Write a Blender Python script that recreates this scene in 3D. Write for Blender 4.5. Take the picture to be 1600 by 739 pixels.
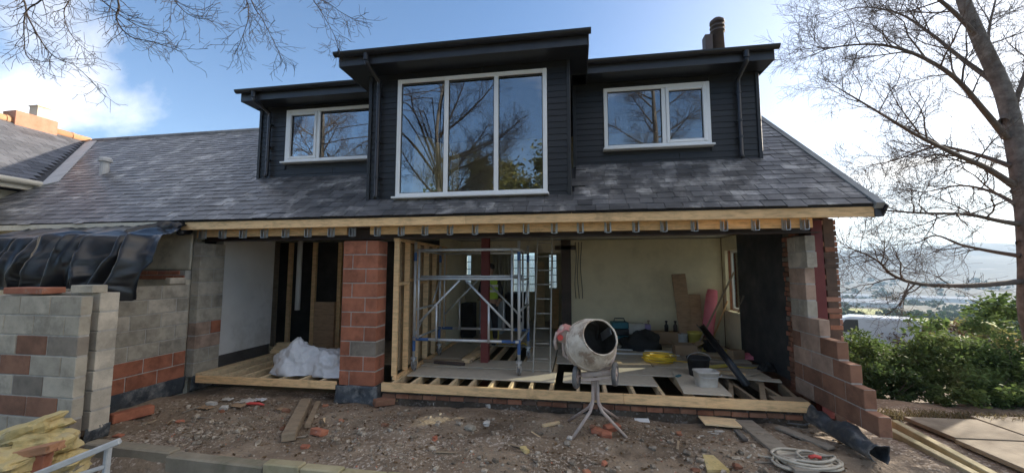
import bpy, math, random
from mathutils import Vector, Matrix, noise
R = math.radians
for o in list(bpy.data.objects): bpy.data.objects.remove(o)
S = bpy.context.scene
col = S.collection
# ------------------------------------------------------------------ camera
YAW, PITCH, FPX, HC = R(9.2), R(5.0), 615.0, 1.85
cd = bpy.data.cameras.new('camera'); cam = bpy.data.objects.new('camera', cd); col.objects.link(cam)
cd.sensor_width = 36; cd.lens = FPX / 1600 * 36; cd.clip_start = .05; cd.clip_end = 20000
cam.location = (0, 0, HC); cam.rotation_euler = (R(90) + PITCH, 0, YAW)
S.camera = cam
# ------------------------------------------------------------------ sky, sun, exposure
SUN_EL, SUN_AZ = R(19), R(54)          # azimuth measured from +Y towards +X
sdir = Vector((math.sin(SUN_AZ) * math.cos(SUN_EL), math.cos(SUN_AZ) * math.cos(SUN_EL), math.sin(SUN_EL)))
W = bpy.data.worlds.new('World'); S.world = W; W.use_nodes = True
def build_world():
    nt = W.node_tree; N = nt.nodes; L = nt.links; N.clear()
    def n(t, **k):
        x = N.new(t)
        for a, b in k.items(): setattr(x, a, b)
        return x
    def math_(op, a, b=None, clamp=False):
        m = n('ShaderNodeMath', operation=op); m.use_clamp = clamp
        for i, v in enumerate((a, b)):
            if v is None: continue
            if isinstance(v, (int, float)): m.inputs[i].default_value = v
            else: L.new(v, m.inputs[i])
        return m.outputs[0]
    sky = n('ShaderNodeTexSky', sky_type='NISHITA', sun_disc=False)
    sky.sun_elevation = SUN_EL; sky.sun_rotation = SUN_AZ
    sky.altitude = 150; sky.air_density = 1.0; sky.dust_density = .0; sky.ozone_density = 5.0
    tc = n('ShaderNodeTexCoord'); sep = n('ShaderNodeSeparateXYZ'); L.new(tc.outputs['Generated'], sep.inputs[0])
    zz = math_('ADD', math_('MAXIMUM', sep.outputs[2], 0.0), .16)
    cx = math_('DIVIDE', sep.outputs[0], zz); cy = math_('DIVIDE', sep.outputs[1], zz)
    cmb = n('ShaderNodeCombineXYZ'); L.new(cx, cmb.inputs[0]); L.new(cy, cmb.inputs[1]); cmb.inputs[2].default_value = 4.3
    mp = n('ShaderNodeMapping'); L.new(cmb.outputs[0], mp.inputs[0])
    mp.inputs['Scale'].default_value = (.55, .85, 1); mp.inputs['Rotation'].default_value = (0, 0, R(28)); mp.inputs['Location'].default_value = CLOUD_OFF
    n1 = n('ShaderNodeTexNoise'); n1.inputs['Scale'].default_value = .5; n1.inputs['Detail'].default_value = 9; n1.inputs['Roughness'].default_value = .58; n1.inputs['Distortion'].default_value = .35
    L.new(mp.outputs[0], n1.inputs[0])
    rp = n('ShaderNodeValToRGB'); rp.color_ramp.elements[0].position = .50; rp.color_ramp.elements[1].position = .68
    L.new(n1.outputs[0], rp.inputs[0])
    # veil of thin cloud, thicker towards the sun and the horizon
    dot = n('ShaderNodeVectorMath', operation='DOT_PRODUCT'); L.new(tc.outputs['Generated'], dot.inputs[0]); dot.inputs[1].default_value = sdir
    sd = math_('MAXIMUM', dot.outputs['Value'], 0.0)
    near = math_('POWER', sd, 7.0)
    hor = math_('POWER', math_('SUBTRACT', 1.0, math_('MAXIMUM', sep.outputs[2], 0.0), True), 6.0)
    fac = math_('ADD', math_('MULTIPLY', rp.outputs[0], .74), math_('ADD', math_('MULTIPLY', near, .30), math_('MULTIPLY', hor, math_('ADD', .08, math_('MULTIPLY', math_('POWER', sd, 3.0), .55)))), True)
    # cloud brightness rises towards the sun
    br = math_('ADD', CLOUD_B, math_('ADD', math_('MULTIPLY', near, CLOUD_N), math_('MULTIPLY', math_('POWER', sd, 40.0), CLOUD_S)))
    warm = n('ShaderNodeMixRGB'); L.new(math_('POWER', sd, 3.0), warm.inputs[0]); warm.inputs[1].default_value = (1.13, 1.0, .84, 1); warm.inputs[2].default_value = (1.12, .98, .76, 1)
    ccol = n('ShaderNodeVectorMath', operation='SCALE'); L.new(warm.outputs[0], ccol.inputs[0]); L.new(br, ccol.inputs['Scale'])
    mx = n('ShaderNodeMixRGB'); L.new(fac, mx.inputs[0]); L.new(sky.outputs[0], mx.inputs[1]); L.new(ccol.outputs[0], mx.inputs[2])
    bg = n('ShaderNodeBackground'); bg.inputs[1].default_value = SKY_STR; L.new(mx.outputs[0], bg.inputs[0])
    out = n('ShaderNodeOutputWorld'); L.new(bg.outputs[0], out.inputs[0])
CLOUD_OFF = (-8.41, -19.14, 0); SKY_STR = .056; CLOUD_B, CLOUD_N, CLOUD_S = 17.5, 0.0, 4.0  # view kept blue; bright unseen clouds added overhead and behind to light the shade
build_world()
sl = bpy.data.lights.new('sun', 'SUN'); sl.energy = 3.0; sl.angle = R(.6); sl.color = (1, .88, .72)
so = bpy.data.objects.new('sun', sl); col.objects.link(so); so.rotation_euler = (-sdir).to_track_quat('-Z', 'Y').to_euler(); so.location = (20, 20, 15)
vs = S.view_settings; vs.view_transform = 'Standard'; vs.look = 'None'; vs.gamma = 1; vs.exposure = 2.0
S.render.engine = 'CYCLES'
S.cycles.max_bounces = 7; S.cycles.diffuse_bounces = 4; S.cycles.glossy_bounces = 3; S.cycles.transparent_max_bounces = 12; S.cycles.volume_bounces = 1

# ------------------------------------------------------------------ measuring: pixel of the photograph -> point in the place
_fw = Vector((-math.sin(YAW) * math.cos(PITCH), math.cos(YAW) * math.cos(PITCH), math.sin(PITCH)))
_rt = Vector((math.cos(YAW), math.sin(YAW), 0)); _up = _rt.cross(_fw); _C = Vector((0, 0, HC))
def _ray(x, y): return _fw + _rt * ((x - 800) / FPX) - _up * ((y - 369.5) / FPX)
def PY(x, y, Y): d = _ray(x, y); return _C + d * (Y / d.y)
def PX(x, y, X): d = _ray(x, y); return _C + d * (X / d.x)
def PZ(x, y, Z): d = _ray(x, y); return _C + d * ((Z - HC) / d.z)

# ------------------------------------------------------------------ mesh helpers
V = Vector
class MB:
    def __init__(s): s.v = []; s.f = []; s.m = []; s.mi = 0
    def add(s, vs, fs):
        b = len(s.v); s.v += [tuple(p) for p in vs]; s.f += [tuple(i + b for i in f) for f in fs]; s.m += [s.mi] * len(fs); return s
    def box(s, x0, x1, y0, y1, z0, z1):
        return s.add([(x0, y0, z0), (x1, y0, z0), (x1, y1, z0), (x0, y1, z0), (x0, y0, z1), (x1, y0, z1), (x1, y1, z1), (x0, y1, z1)],
                     [(0, 3, 2, 1), (4, 5, 6, 7), (0, 1, 5, 4), (1, 2, 6, 5), (2, 3, 7, 6), (3, 0, 4, 7)])
    def cbox(s, c, size, rot=None, ch=.004):
        hx, hy, hz = [a / 2 for a in size]; vs = []; k = min(ch, hx * .45, hy * .45, hz * .45)
        for sx in (-1, 1):
            for sy in (-1, 1):
                for sz in (-1, 1):
                    vs += [(sx * hx, sy * (hy - k), sz * (hz - k)), (sx * (hx - k), sy * hy, sz * (hz - k)), (sx * (hx - k), sy * (hy - k), sz * hz)]
        I = lambda a, b, c_, w: ((a * 2 + b) * 2 + c_) * 3 + w
        fs = []
        for a in (0, 1):
            q = [I(a, 0, 0, 0), I(a, 1, 0, 0), I(a, 1, 1, 0), I(a, 0, 1, 0)]; fs.append(q if a else q[::-1])
            q = [I(0, a, 0, 1), I(1, a, 0, 1), I(1, a, 1, 1), I(0, a, 1, 1)]; fs.append(q[::-1] if a else q)
            q = [I(0, 0, a, 2), I(1, 0, a, 2), I(1, 1, a, 2), I(0, 1, a, 2)]; fs.append(q if a else q[::-1])
        for a in (0, 1):
            for b in (0, 1):
                q = [I(a, b, 0, 0), I(a, b, 1, 0), I(a, b, 1, 1), I(a, b, 0, 1)]; fs.append(q if (a ^ b) == 0 else q[::-1])
                q = [I(a, 0, b, 0), I(a, 1, b, 0), I(a, 1, b, 2), I(a, 0, b, 2)]; fs.append(q[::-1] if (a ^ b) == 0 else q)
                q = [I(0, a, b, 1), I(1, a, b, 1), I(1, a, b, 2), I(0, a, b, 2)]; fs.append(q if (a ^ b) == 0 else q[::-1])
                for c_ in (0, 1):
                    t = [I(a, b, c_, 0), I(a, b, c_, 1), I(a, b, c_, 2)]; fs.append(t if (a + b + c_) % 2 else t[::-1])
        M = (rot if rot is not None else Matrix.Identity(3)); c = V(c)
        return s.add([M @ V(p) + c for p in vs], fs)
    def bar(s, a, b, w, h, up=(0, 0, 1), ch=.003):
        a, b = V(a), V(b); d = (b - a); l = d.length; y = d.normalized(); z = V(up); x = y.cross(z)
        if x.length < 1e-4: x = y.cross(V((1, 0, 0)))
        x.normalize(); z = x.cross(y)
        return s.cbox((a + b) / 2, (w, l, h), Matrix((x, y, z)).transposed(), ch)
    def tube(s, pts, rad, n=8, caps=True):
        pts = [V(p) for p in pts]; m = len(pts)
        if not isinstance(rad, (list, tuple)): rad = [rad] * m
        vs = []; px = None
        for i, p in enumerate(pts):
            d = (pts[min(i + 1, m - 1)] - pts[max(i - 1, 0)])
            d = d.normalized() if d.length > 1e-9 else V((0, 0, 1))
            if px is None: px = d.orthogonal().normalized()
            x = px - d * px.dot(d)
            x = x.normalized() if x.length > 1e-6 else d.orthogonal().normalized()
            px = x; y = d.cross(x)
            for k in range(n):
                t = 2 * math.pi * k / n; vs.append(p + (x * math.cos(t) + y * math.sin(t)) * rad[i])
        fs = [(i * n + k, i * n + (k + 1) % n, (i + 1) * n + (k + 1) % n, (i + 1) * n + k) for i in range(m - 1) for k in range(n)]
        if caps: fs += [tuple(range(n))[::-1], tuple((m - 1) * n + k for k in range(n))]
        return s.add(vs, fs)
    def lathe(s, prof, n=24, M=None, c=(0, 0, 0)):
        vs = []; c = V(c); M = M if M is not None else Matrix.Identity(3)
        for r, z in prof:
            for k in range(n):
                t = 2 * math.pi * k / n; vs.append(M @ V((r * math.cos(t), r * math.sin(t), z)) + c)
        fs = [(i * n + k, i * n + (k + 1) % n, (i + 1) * n + (k + 1) % n, (i + 1) * n + k) for i in range(len(prof) - 1) for k in range(n)]
        return s.add(vs, fs)
    def grid(s, fn, nu, nv):
        vs = [fn(i / nu, j / nv) for j in range(nv + 1) for i in range(nu + 1)]
        return s.add(vs, [(j * (nu + 1) + i, j * (nu + 1) + i + 1, (j + 1) * (nu + 1) + i + 1, (j + 1) * (nu + 1) + i) for j in range(nv) for i in range(nu)])
    def prism(s, poly, d):
        n = len(poly); d = V(d); vs = [V(p) for p in poly] + [V(p) + d for p in poly]
        return s.add(vs, [tuple(range(n))[::-1], tuple(range(n, 2 * n))] + [(i, (i + 1) % n, (i + 1) % n + n, i + n) for i in range(n)])
    def build(s, name, mat, parent=None, smooth=False, origin=None):
        o0 = ORG.get(parent, V((0, 0, 0))) if origin is None else V(origin)
        me = bpy.data.meshes.new(name); me.from_pydata([(p[0] - o0.x, p[1] - o0.y, p[2] - o0.z) for p in s.v], [], s.f)
        for m in (mat if isinstance(mat, (list, tuple)) else [mat]): me.materials.append(MAT[m])
        if isinstance(mat, (list, tuple)): me.polygons.foreach_set('material_index', s.m)
        if smooth: me.polygons.foreach_set('use_smooth', [True] * len(me.polygons))
        o = bpy.data.objects.new(name, me); col.objects.link(o)
        if parent is not None: o.parent = parent
        o.location = o0 - ORG.get(parent, V((0, 0, 0))); ORG[o] = o0
        return o
ORG = {}
def tag(o, label, cat, group=None):
    o['label'] = label; o['category'] = cat
    if group: o['group'] = group
    return o
def thing(name, label, cat, loc=(0, 0, 0), group=None):
    o = bpy.data.objects.new(name, None); col.objects.link(o); o.location = loc; o.empty_display_size = .1; ORG[o] = V(loc)
    return tag(o, label, cat, group)
def struct(o): o['kind'] = 'structure'; return o
def stuff(o): o['kind'] = 'stuff'; return o
_cache = {}
def piece(name, size, mat, parent, loc, rot=(0, 0, 0), ch=.005):
    """one small piece (block, slate, board) whose mesh is shared by all pieces of its size and material"""
    key = (name, tuple(round(a, 3) for a in size), mat, ch)
    if key not in _cache:
        m = MB().cbox((0, 0, 0), size, None, ch); me = bpy.data.meshes.new(name); me.from_pydata(m.v, [], m.f); me.materials.append(MAT[mat]); _cache[key] = me
    o = bpy.data.objects.new(name, _cache[key]); col.objects.link(o); o.parent = parent
    o.location = V(loc) - ORG[parent]; o.rotation_euler = rot; ORG[o] = V(loc)
    return o
def fbm(x, y, z=0., o=4): return noise.fractal(V((x, y, z)), 1.0, 2.0, o)

# ------------------------------------------------------------------ materials
MAT = {}
def mat(name, cols, scale=3., rough=.8, bump=.15, bscale=None, metal=0., detail=6, rand=0., stops=None, spec=.5, dist=.004, stretch=None, stain=None):
    """noise between colours at world position, fine bump, and a per-piece brightness shift"""
    m = bpy.data.materials.new(name); m.use_nodes = True; nt = m.node_tree; N = nt.nodes; L = nt.links
    b = N['Principled BSDF']; b.inputs['Roughness'].default_value = rough; b.inputs['Metallic'].default_value = metal; b.inputs['Specular IOR Level'].default_value = spec
    g = N.new('ShaderNodeNewGeometry'); src = g.outputs['Position']
    if stretch:
        mp = N.new('ShaderNodeMapping'); mp.inputs['Scale'].default_value = stretch; L.new(src, mp.inputs[0]); src = mp.outputs[0]
    nz = N.new('ShaderNodeTexNoise'); nz.inputs['Scale'].default_value = scale; nz.inputs['Detail'].default_value = detail; nz.inputs['Roughness'].default_value = .62; L.new(src, nz.inputs[0])
    rp = N.new('ShaderNodeValToRGB'); cr = rp.color_ramp; k = len(cols)
    while len(cr.elements) < k: cr.elements.new(.5)
    st = stops or [.32 + .36 * i / max(k - 1, 1) for i in range(k)]
    for e, p, c in zip(cr.elements, st, cols): e.position = p; e.color = (*c, 1)
    L.new(nz.outputs[0], rp.inputs[0]); c = rp.outputs[0]
    if stain:
        s2 = N.new('ShaderNodeTexNoise'); s2.inputs['Scale'].default_value = stain[0]; s2.inputs['Detail'].default_value = 8; s2.inputs['Roughness'].default_value = .7; L.new(g.outputs['Position'], s2.inputs[0])
        r2 = N.new('ShaderNodeValToRGB'); r2.color_ramp.elements[0].position = stain[2]; r2.color_ramp.elements[1].position = stain[3]; L.new(s2.outputs[0], r2.inputs[0])
        mx = N.new('ShaderNodeMixRGB'); L.new(r2.outputs[0], mx.inputs[0]); L.new(c, mx.inputs[1]); mx.inputs[2].default_value = (*stain[1], 1); c = mx.outputs[0]
    if rand:
        oi = N.new('ShaderNodeObjectInfo'); ad = N.new('ShaderNodeMath'); ad.operation = 'ADD'; L.new(oi.outputs['Random'], ad.inputs[0]); L.new(g.outputs['Random Per Island'], ad.inputs[1])
        fr = N.new('ShaderNodeMath'); fr.operation = 'FRACT'; L.new(ad.outputs[0], fr.inputs[0])
        mr = N.new('ShaderNodeMapRange'); L.new(fr.outputs[0], mr.inputs[0]); mr.inputs[3].default_value = 1 - rand; mr.inputs[4].default_value = 1 + rand
        sc = N.new('ShaderNodeVectorMath'); sc.operation = 'SCALE'; L.new(c, sc.inputs[0]); L.new(mr.outputs[0], sc.inputs['Scale']); c = sc.outputs[0]
    L.new(c, b.inputs['Base Color'])
    if bump:
        n3 = N.new('ShaderNodeTexNoise'); n3.inputs['Scale'].default_value = bscale or scale * 9; n3.inputs['Detail'].default_value = 5; L.new(src, n3.inputs[0])
        bp = N.new('ShaderNodeBump'); bp.inputs['Strength'].default_value = bump; bp.inputs['Distance'].default_value = dist; L.new(n3.outputs[0], bp.inputs['Height']); L.new(bp.outputs[0], b.inputs['Normal'])
    MAT[name] = m; return m
def mix2(a, t): return tuple(x * t for x in a)
# masonry
for nm, c in dict(block_grey=(.42, .37, .29), block_pale=(.56, .49, .39), block_damp=(.25, .21, .165), block_red=(.40, .145, .08), block_brown=(.27, .135, .082), block_pink=(.43, .295, .215)).items():
    mat(nm, [mix2(c, .72), c, mix2(c, 1.18)], 4.5, .95, .5, 90, rand=.13, stain=(2.3, mix2(c, .58), .50, .66), dist=.006)
mat('mortar', [(.36, .33, .29), (.50, .47, .42)], 9, .95, .5, 70)
mat('brick_old', [(.20, .085, .05), (.30, .13, .075), (.36, .18, .11)], 6, .95, .5, 60, rand=.35, dist=.006)
mat('brick_dirty', [(.09, .06, .045), (.16, .10, .07)], 6, .95, .5, 50, rand=.2)
mat('brick_orange', [(.34, .16, .10), (.42, .22, .15)], 5, .9, .4, 50, rand=.2)
mat('brick_clay', [(.36, .12, .07), (.46, .19, .11)], 8, .9, .4, 60, rand=.15, stain=(7, (.36, .31, .27), .6, .75))
mat('terracotta', [(.42, .20, .10), (.52, .28, .15)], 3, .85, .3, 40, rand=.15, stain=(5, (.30, .17, .09), .58, .75))
mat('plaster_white', [(.68, .65, .60), (.78, .75, .70)], 1.4, .95, .15, 30, stain=(.9, (.5, .46, .4), .56, .75))
mat('plaster_cream', [(.66, .59, .41), (.78, .70, .50), (.71, .64, .45)], 1.2, .95, .2, 20, stain=(.8, (.52, .46, .32), .5, .78))
mat('plaster_beige', [(.60, .53, .40), (.70, .63, .50)], 2, .95, .3, 25, stain=(2.2, (.35, .30, .23), .55, .7))
mat('soot_wall', [(.028, .028, .03), (.06, .056, .052), (.10, .09, .08)], 2.6, .9, .5, 25, stops=[.35, .58, .8])
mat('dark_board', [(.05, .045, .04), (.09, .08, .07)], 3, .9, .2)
mat('stone_yellow', [(.42, .32, .13), (.58, .45, .20), (.50, .41, .24)], 5, .9, .6, 40, stain=(6, (.2, .19, .08), .56, .72), dist=.01)
mat('concrete', [(.24, .205, .15), (.35, .30, .22)], 5, .95, .5, 60, stain=(2, (.16, .16, .09), .5, .75), rand=.1)
mat('slab', [(.20, .168, .122), (.28, .238, .175)], 1.5, .9, .4, 30, stain=(1.7, (.13, .10, .065), .44, .66), rand=.12)
# roof
mat('slate', [(.065, .066, .07), (.10, .099, .102), (.15, .146, .148)], 5, .38, .4, 40, rand=.34, stain=(2.2, (.36, .345, .33), .51, .66), stretch=(.6, 1, 1))
mat('slate_wing', [(.085, .088, .10), (.12, .125, .14)], 4, .6, .3, 40, rand=.25)
mat('roof_underlay', [(.03, .03, .033), (.045, .045, .05)], 6, .8, .2)
mat('lead', [(.40, .40, .40), (.52, .52, .51)], 4, .6, .2)
mat('verge', [(.20, .21, .21), (.27, .28, .28)], 3, .7, .2)
mat('ridge_grey', [(.12, .12, .12), (.19, .18, .17)], 5, .85, .3, rand=.2)
# timber
for nm, c in dict(timber=(.86, .56, .28), timber_pale=(.78, .58, .34), timber_old=(.33, .25, .165), timber_grey=(.29, .25, .20), ply=(.42, .27, .16), osb=(.46, .33, .19)).items():
    mat(nm, [mix2(c, .72), c, mix2(c, 1.12)], 5, .75, .2, 40, rand=.12, stretch=(1.2, 2.5, 6), stain=(2.4, mix2(c, .62), .58, .74))
mat('board_tan', [(.55, .40, .20), (.68, .52, .28)], 2, .85, .1)
mat('chipboard', [(.50, .435, .34), (.60, .53, .42)], 12, .85, .15, 80, rand=.08, stain=(1.5, (.38, .33, .26), .52, .78))
mat('cardboard', [(.33, .215, .125), (.40, .27, .165)], 3, .9, .1)
# cladding, plastic, metal
mat('cladding', [(.010, .0105, .012), (.017, .0175, .019)], 4, .5, .25, 60, rand=.18, stretch=(.3, 1, 4))
mat('black_plastic', [(.012, .013, .016), (.02, .021, .025)], 5, .32, .06)
mat('black_soft', [(.011, .011, .012), (.026, .025, .024)], 5, .8, .3)
mat('fascia_dark', [(.03, .031, .036), (.042, .043, .048)], 3, .4, .05)
mat('upvc', [(.80, .80, .79), (.86, .86, .85)], 2, .3, .03)
mat('upvc_cream', [(.55, .51, .42), (.66, .62, .52)], 3, .6, .1, stain=(3, (.36, .31, .24), .55, .75))
mat('polythene', [(.008, .009, .012), (.016, .017, .02)], 3, .3, .12, 10, dist=.012, spec=.5)
mat('membrane', [(.03, .038, .048), (.08, .09, .10)], 6, .45, .5, 14, dist=.014, stain=(4, (.32, .31, .29), .48, .70))
mat('bag_white', [(.60, .61, .63), (.74, .74, .76)], 4, .38, .2, 9, dist=.02)
mat('galv', [(.42, .44, .46), (.60, .62, .64)], 12, .42, .08, metal=.75)
mat('alu', [(.55, .57, .58), (.70, .71, .71)], 8, .42, .08, metal=.55, stain=(9, (.42, .40, .36), .6, .7))
mat('alu_dull', [(.30, .29, .26), (.42, .41, .37)], 8, .5, .1, metal=.4)
mat('steel_red', [(.13, .022, .02), (.18, .034, .028)], 4, .6, .15)
mat('steel_dark', [(.05, .035, .03), (.09, .06, .05)], 4, .6, .15)
mat('blue_tape', [(.04, .10, .26), (.06, .14, .33)], 6, .5, .05)
mat('mixer_paint', [(.50, .43, .34), (.68, .60, .49), (.78, .71, .60)], 7, .9, .7, 38, stain=(5.5, (.36, .27, .20), .49, .60), dist=.014)
mat('mixer_inside', [(.05, .045, .04), (.12, .11, .10)], 7, .95, .6, 30)
mat('mixer_frame', [(.46, .36, .31), (.58, .49, .43)], 10, .8, .3, 50, stain=(8, (.40, .20, .16), .56, .7))
mat('mixer_cover', [(.50, .19, .17), (.60, .33, .29)], 9, .7, .2, stain=(8, (.6, .52, .46), .56, .7))
mat('rubber', [(.10, .10, .10), (.20, .19, .18)], 9, .85, .3)
mat('grey_paint', [(.42, .43, .43), (.58, .59, .58)], 7, .5, .2, stain=(6, (.36, .33, .28), .6, .72))
mat('white_paint', [(.72, .73, .73), (.82, .82, .81)], 8, .5, .1)
mat('white_scrap', [(.46, .43, .38), (.62, .59, .54)], 9, .9, .3)
mat('pink_foam', [(.72, .16, .22), (.80, .24, .30)], 5, .7, .15)
mat('red_plastic', [(.60, .06, .05), (.68, .09, .07)], 5, .5, .05)
mat('yellow_cable', [(.72, .50, .03), (.80, .60, .06)], 5, .5, .05)
mat('yellow_sheet', [(.60, .50, .09), (.70, .60, .16)], 4, .7, .1)
mat('teal_plastic', [(.02, .12, .16), (.03, .17, .22)], 5, .5, .05)
mat('blue_plastic', [(.03, .08, .20), (.05, .11, .27)], 5, .5, .05)
mat('purple_card', [(.30, .22, .42), (.40, .32, .50)], 5, .7, .05)
mat('cable_grey', [(.10, .10, .10), (.16, .155, .15)], 6, .6, .05)
mat('rope', [(.44, .39, .31), (.55, .50, .41)], 12, .95, .5, 90, stretch=(1, 1, 1))
mat('skin', [(.42, .25, .18), (.48, .29, .21)], 6, .6, .05)
mat('hair', [(.02, .015, .012), (.03, .024, .02)], 8, .8, .2)
mat('hi_vis', [(.42, .62, .06), (.50, .70, .10)], 5, .8, .1)
mat('hi_vis_band', [(.62, .63, .62), (.7, .71, .70)], 5, .4, .05)
mat('dark_cloth', [(.02, .02, .024), (.035, .035, .04)], 6, .95, .2)
mat('curtain', [(.62, .58, .48), (.72, .68, .58)], 4, .9, .1)
mat('cabinet', [(.30, .33, .35), (.36, .39, .41)], 3, .6, .05)
mat('car_white', [(.48, .50, .52), (.54, .56, .58)], 2, .25, 0)
mat('car_silver', [(.42, .45, .48), (.48, .51, .54)], 2, .3, 0, metal=.3)
mat('car_glass', [(.02, .03, .04), (.03, .04, .05)], 2, .08, 0)
mat('tyre', [(.02, .02, .02), (.03, .03, .03)], 6, .9, .1)
# plants
mat('bark', [(.07, .062, .054), (.13, .115, .10), (.19, .175, .155)], 7, .95, .5, 45, dist=.01)
mat('twig_dark', [(.03, .024, .02), (.055, .043, .035)], 7, .9, .1)
mat('twig', [(.075, .06, .05), (.125, .10, .08)], 7, .9, .1)
def leaf(name, cols, rand=.4):
    m = mat(name, cols, 1.6, .72, 0, rand=rand, spec=.25); nt = m.node_tree; b = nt.nodes['Principled BSDF']
    tr = nt.nodes.new('ShaderNodeBsdfTranslucent'); lk = [l for l in nt.links if l.to_socket == b.inputs['Base Color']][0].from_socket
    nt.links.new(lk, tr.inputs[0]); mx = nt.nodes.new('ShaderNodeMixShader'); mx.inputs[0].default_value = .42
    nt.links.new(b.outputs[0], mx.inputs[1]); nt.links.new(tr.outputs[0], mx.inputs[2]); nt.links.new(mx.outputs[0], nt.nodes['Material Output'].inputs[0])
leaf('leaf_green', [(.06, .10, .028), (.10, .155, .045), (.15, .20, .065)])
leaf('leaf_yellow', [(.13, .15, .04), (.20, .20, .06), (.25, .21, .09)])
leaf('leaf_dark', [(.045, .08, .025), (.075, .12, .04)])
leaf('grass_blade', [(.10, .085, .04), (.16, .13, .065), (.08, .10, .035)])
leaf('dead_leaf', [(.12, .075, .04), (.20, .13, .07)])
# glass
def glass(name, refl, tint):
    m = bpy.data.materials.new(name); m.use_nodes = True; nt = m.node_tree; N = nt.nodes; L = nt.links; N.clear()
    t = N.new('ShaderNodeBsdfTransparent'); t.inputs[0].default_value = (*tint, 1); g = N.new('ShaderNodeBsdfGlossy'); g.inputs['Roughness'].default_value = .006; g.inputs[0].default_value = (.93, .96, 1, 1)
    ge = N.new('ShaderNodeNewGeometry'); nz = N.new('ShaderNodeTexNoise'); nz.inputs['Scale'].default_value = 1.1; L.new(ge.outputs['Position'], nz.inputs[0])
    bp = N.new('ShaderNodeBump'); bp.inputs['Strength'].default_value = .03; bp.inputs['Distance'].default_value = .02; L.new(nz.outputs[0], bp.inputs['Height']); L.new(bp.outputs[0], g.inputs['Normal'])
    fr = N.new('ShaderNodeFresnel'); fr.inputs[0].default_value = 1.5; ad = N.new('ShaderNodeMath'); ad.operation = 'ADD'; ad.use_clamp = True; ad.inputs[1].default_value = refl; L.new(fr.outputs[0], ad.inputs[0])
    mx = N.new('ShaderNodeMixShader'); L.new(ad.outputs[0], mx.inputs[0]); L.new(t.outputs[0], mx.inputs[1]); L.new(g.outputs[0], mx.inputs[2])
    o = N.new('ShaderNodeOutputMaterial'); L.new(mx.outputs[0], o.inputs[0]); MAT[name] = m
glass('glass_front', .11, (.96, .98, .97)); glass('glass_rear', .04, (.85, .9, .88))
# soils
def soil(name, c, s, stone, scale2):
    m = mat(name, c, s, .85, .9, 26, dist=.025, stain=(1.1, mix2(c[0], .62), .50, .66)); nt = m.node_tree; N = nt.nodes; L = nt.links; b = N['Principled BSDF']
    lk = [l for l in L if l.to_socket == b.inputs['Base Color']][0].from_socket; g = N.new('ShaderNodeNewGeometry')
    vo = N.new('ShaderNodeTexVoronoi'); vo.inputs['Scale'].default_value = scale2; L.new(g.outputs['Position'], vo.inputs[0])
    hs = N.new('ShaderNodeSeparateColor'); L.new(vo.outputs['Color'], hs.inputs[0])
    n2 = N.new('ShaderNodeTexNoise'); n2.inputs['Scale'].default_value = .85; n2.inputs['Detail'].default_value = 5; L.new(g.outputs['Position'], n2.inputs[0])
    mu = N.new('ShaderNodeMath'); mu.operation = 'MULTIPLY'; L.new(hs.outputs[0], mu.inputs[0]); L.new(n2.outputs[0], mu.inputs[1])
    rp = N.new('ShaderNodeValToRGB'); rp.color_ramp.elements[0].position = .40; rp.color_ramp.elements[1].position = .52; L.new(mu.outputs[0], rp.inputs[0])
    mx = N.new('ShaderNodeMixRGB'); L.new(rp.outputs[0], mx.inputs[0]); L.new(lk, mx.inputs[1]); mx.inputs[2].default_value = (*stone, 1); L.new(mx.outputs[0], b.inputs['Base Color'])
soil('dirt', [(.15, .108, .072), (.245, .182, .125), (.345, .27, .19)], 1.3, (.44, .37, .30), 42)
soil('dirt_dark', [(.05, .038, .028), (.085, .066, .048), (.12, .095, .07)], 2, (.2, .18, .16), 34)
mat('gravel', [(.15, .115, .08), (.28, .225, .165), (.52, .46, .38)], 14, .95, .2, rand=.45)
mat('rubble_red', [(.34, .12, .07), (.42, .18, .11)], 14, .95, .2, rand=.3)

# ================================================================== SETTING
rng = random.Random(5)
def sm(a, b, t): t = max(0, min(1, (t - a) / (b - a))); return t * t * (3 - 2 * t)
PROF = [(0, -.42), (9, -.42), (13, -.5), (20, -1.6), (28, -2.7), (60, -7), (150, -14), (400, -30), (900, -46), (1500, -24), (2200, 40), (2900, 108), (3600, 128), (5200, 100)]
def terr(x, y):
    r = math.hypot(x, y - 4)
    for (a, za), (b, zb) in zip(PROF, PROF[1:]):
        if r <= b: z = za + (zb - za) * (r - a) / (b - a); break
    else: z = PROF[-1][1]
    k = sm(12, 60, r) * .5 + sm(100, 900, r) * 5 + sm(1200, 2600, r) * 26
    return z + k * fbm(x * .004 + 3, y * .004, 0, 4) + (fbm(x * .9, y * .9) * .03 if r < 40 else 0) + sm(1000, 2500, r) * 22 * fbm(x * .0012, y * .0012, 7, 3)
def build_ground():
    m = MB(); rs = [0]; r = 1.2
    while r < 5200: rs.append(r); r *= 1.075
    na = 160; vs = [(0, 4, terr(0, 4))]
    for r in rs[1:]:
        for k in range(na):
            a = 2 * math.pi * k / na; x = r * math.cos(a); y = 4 + r * math.sin(a); vs.append((x, y, terr(x, y)))
    fs = [(0, 1 + k, 1 + (k + 1) % na) for k in range(na)]
    for i in range(len(rs) - 2):
        b = 1 + i * na; fs += [(b + k, b + na + k, b + na + (k + 1) % na, b + (k + 1) % na) for k in range(na)]
    m.add(vs, fs); struct(m.build('ground', 'land', smooth=True))
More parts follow.
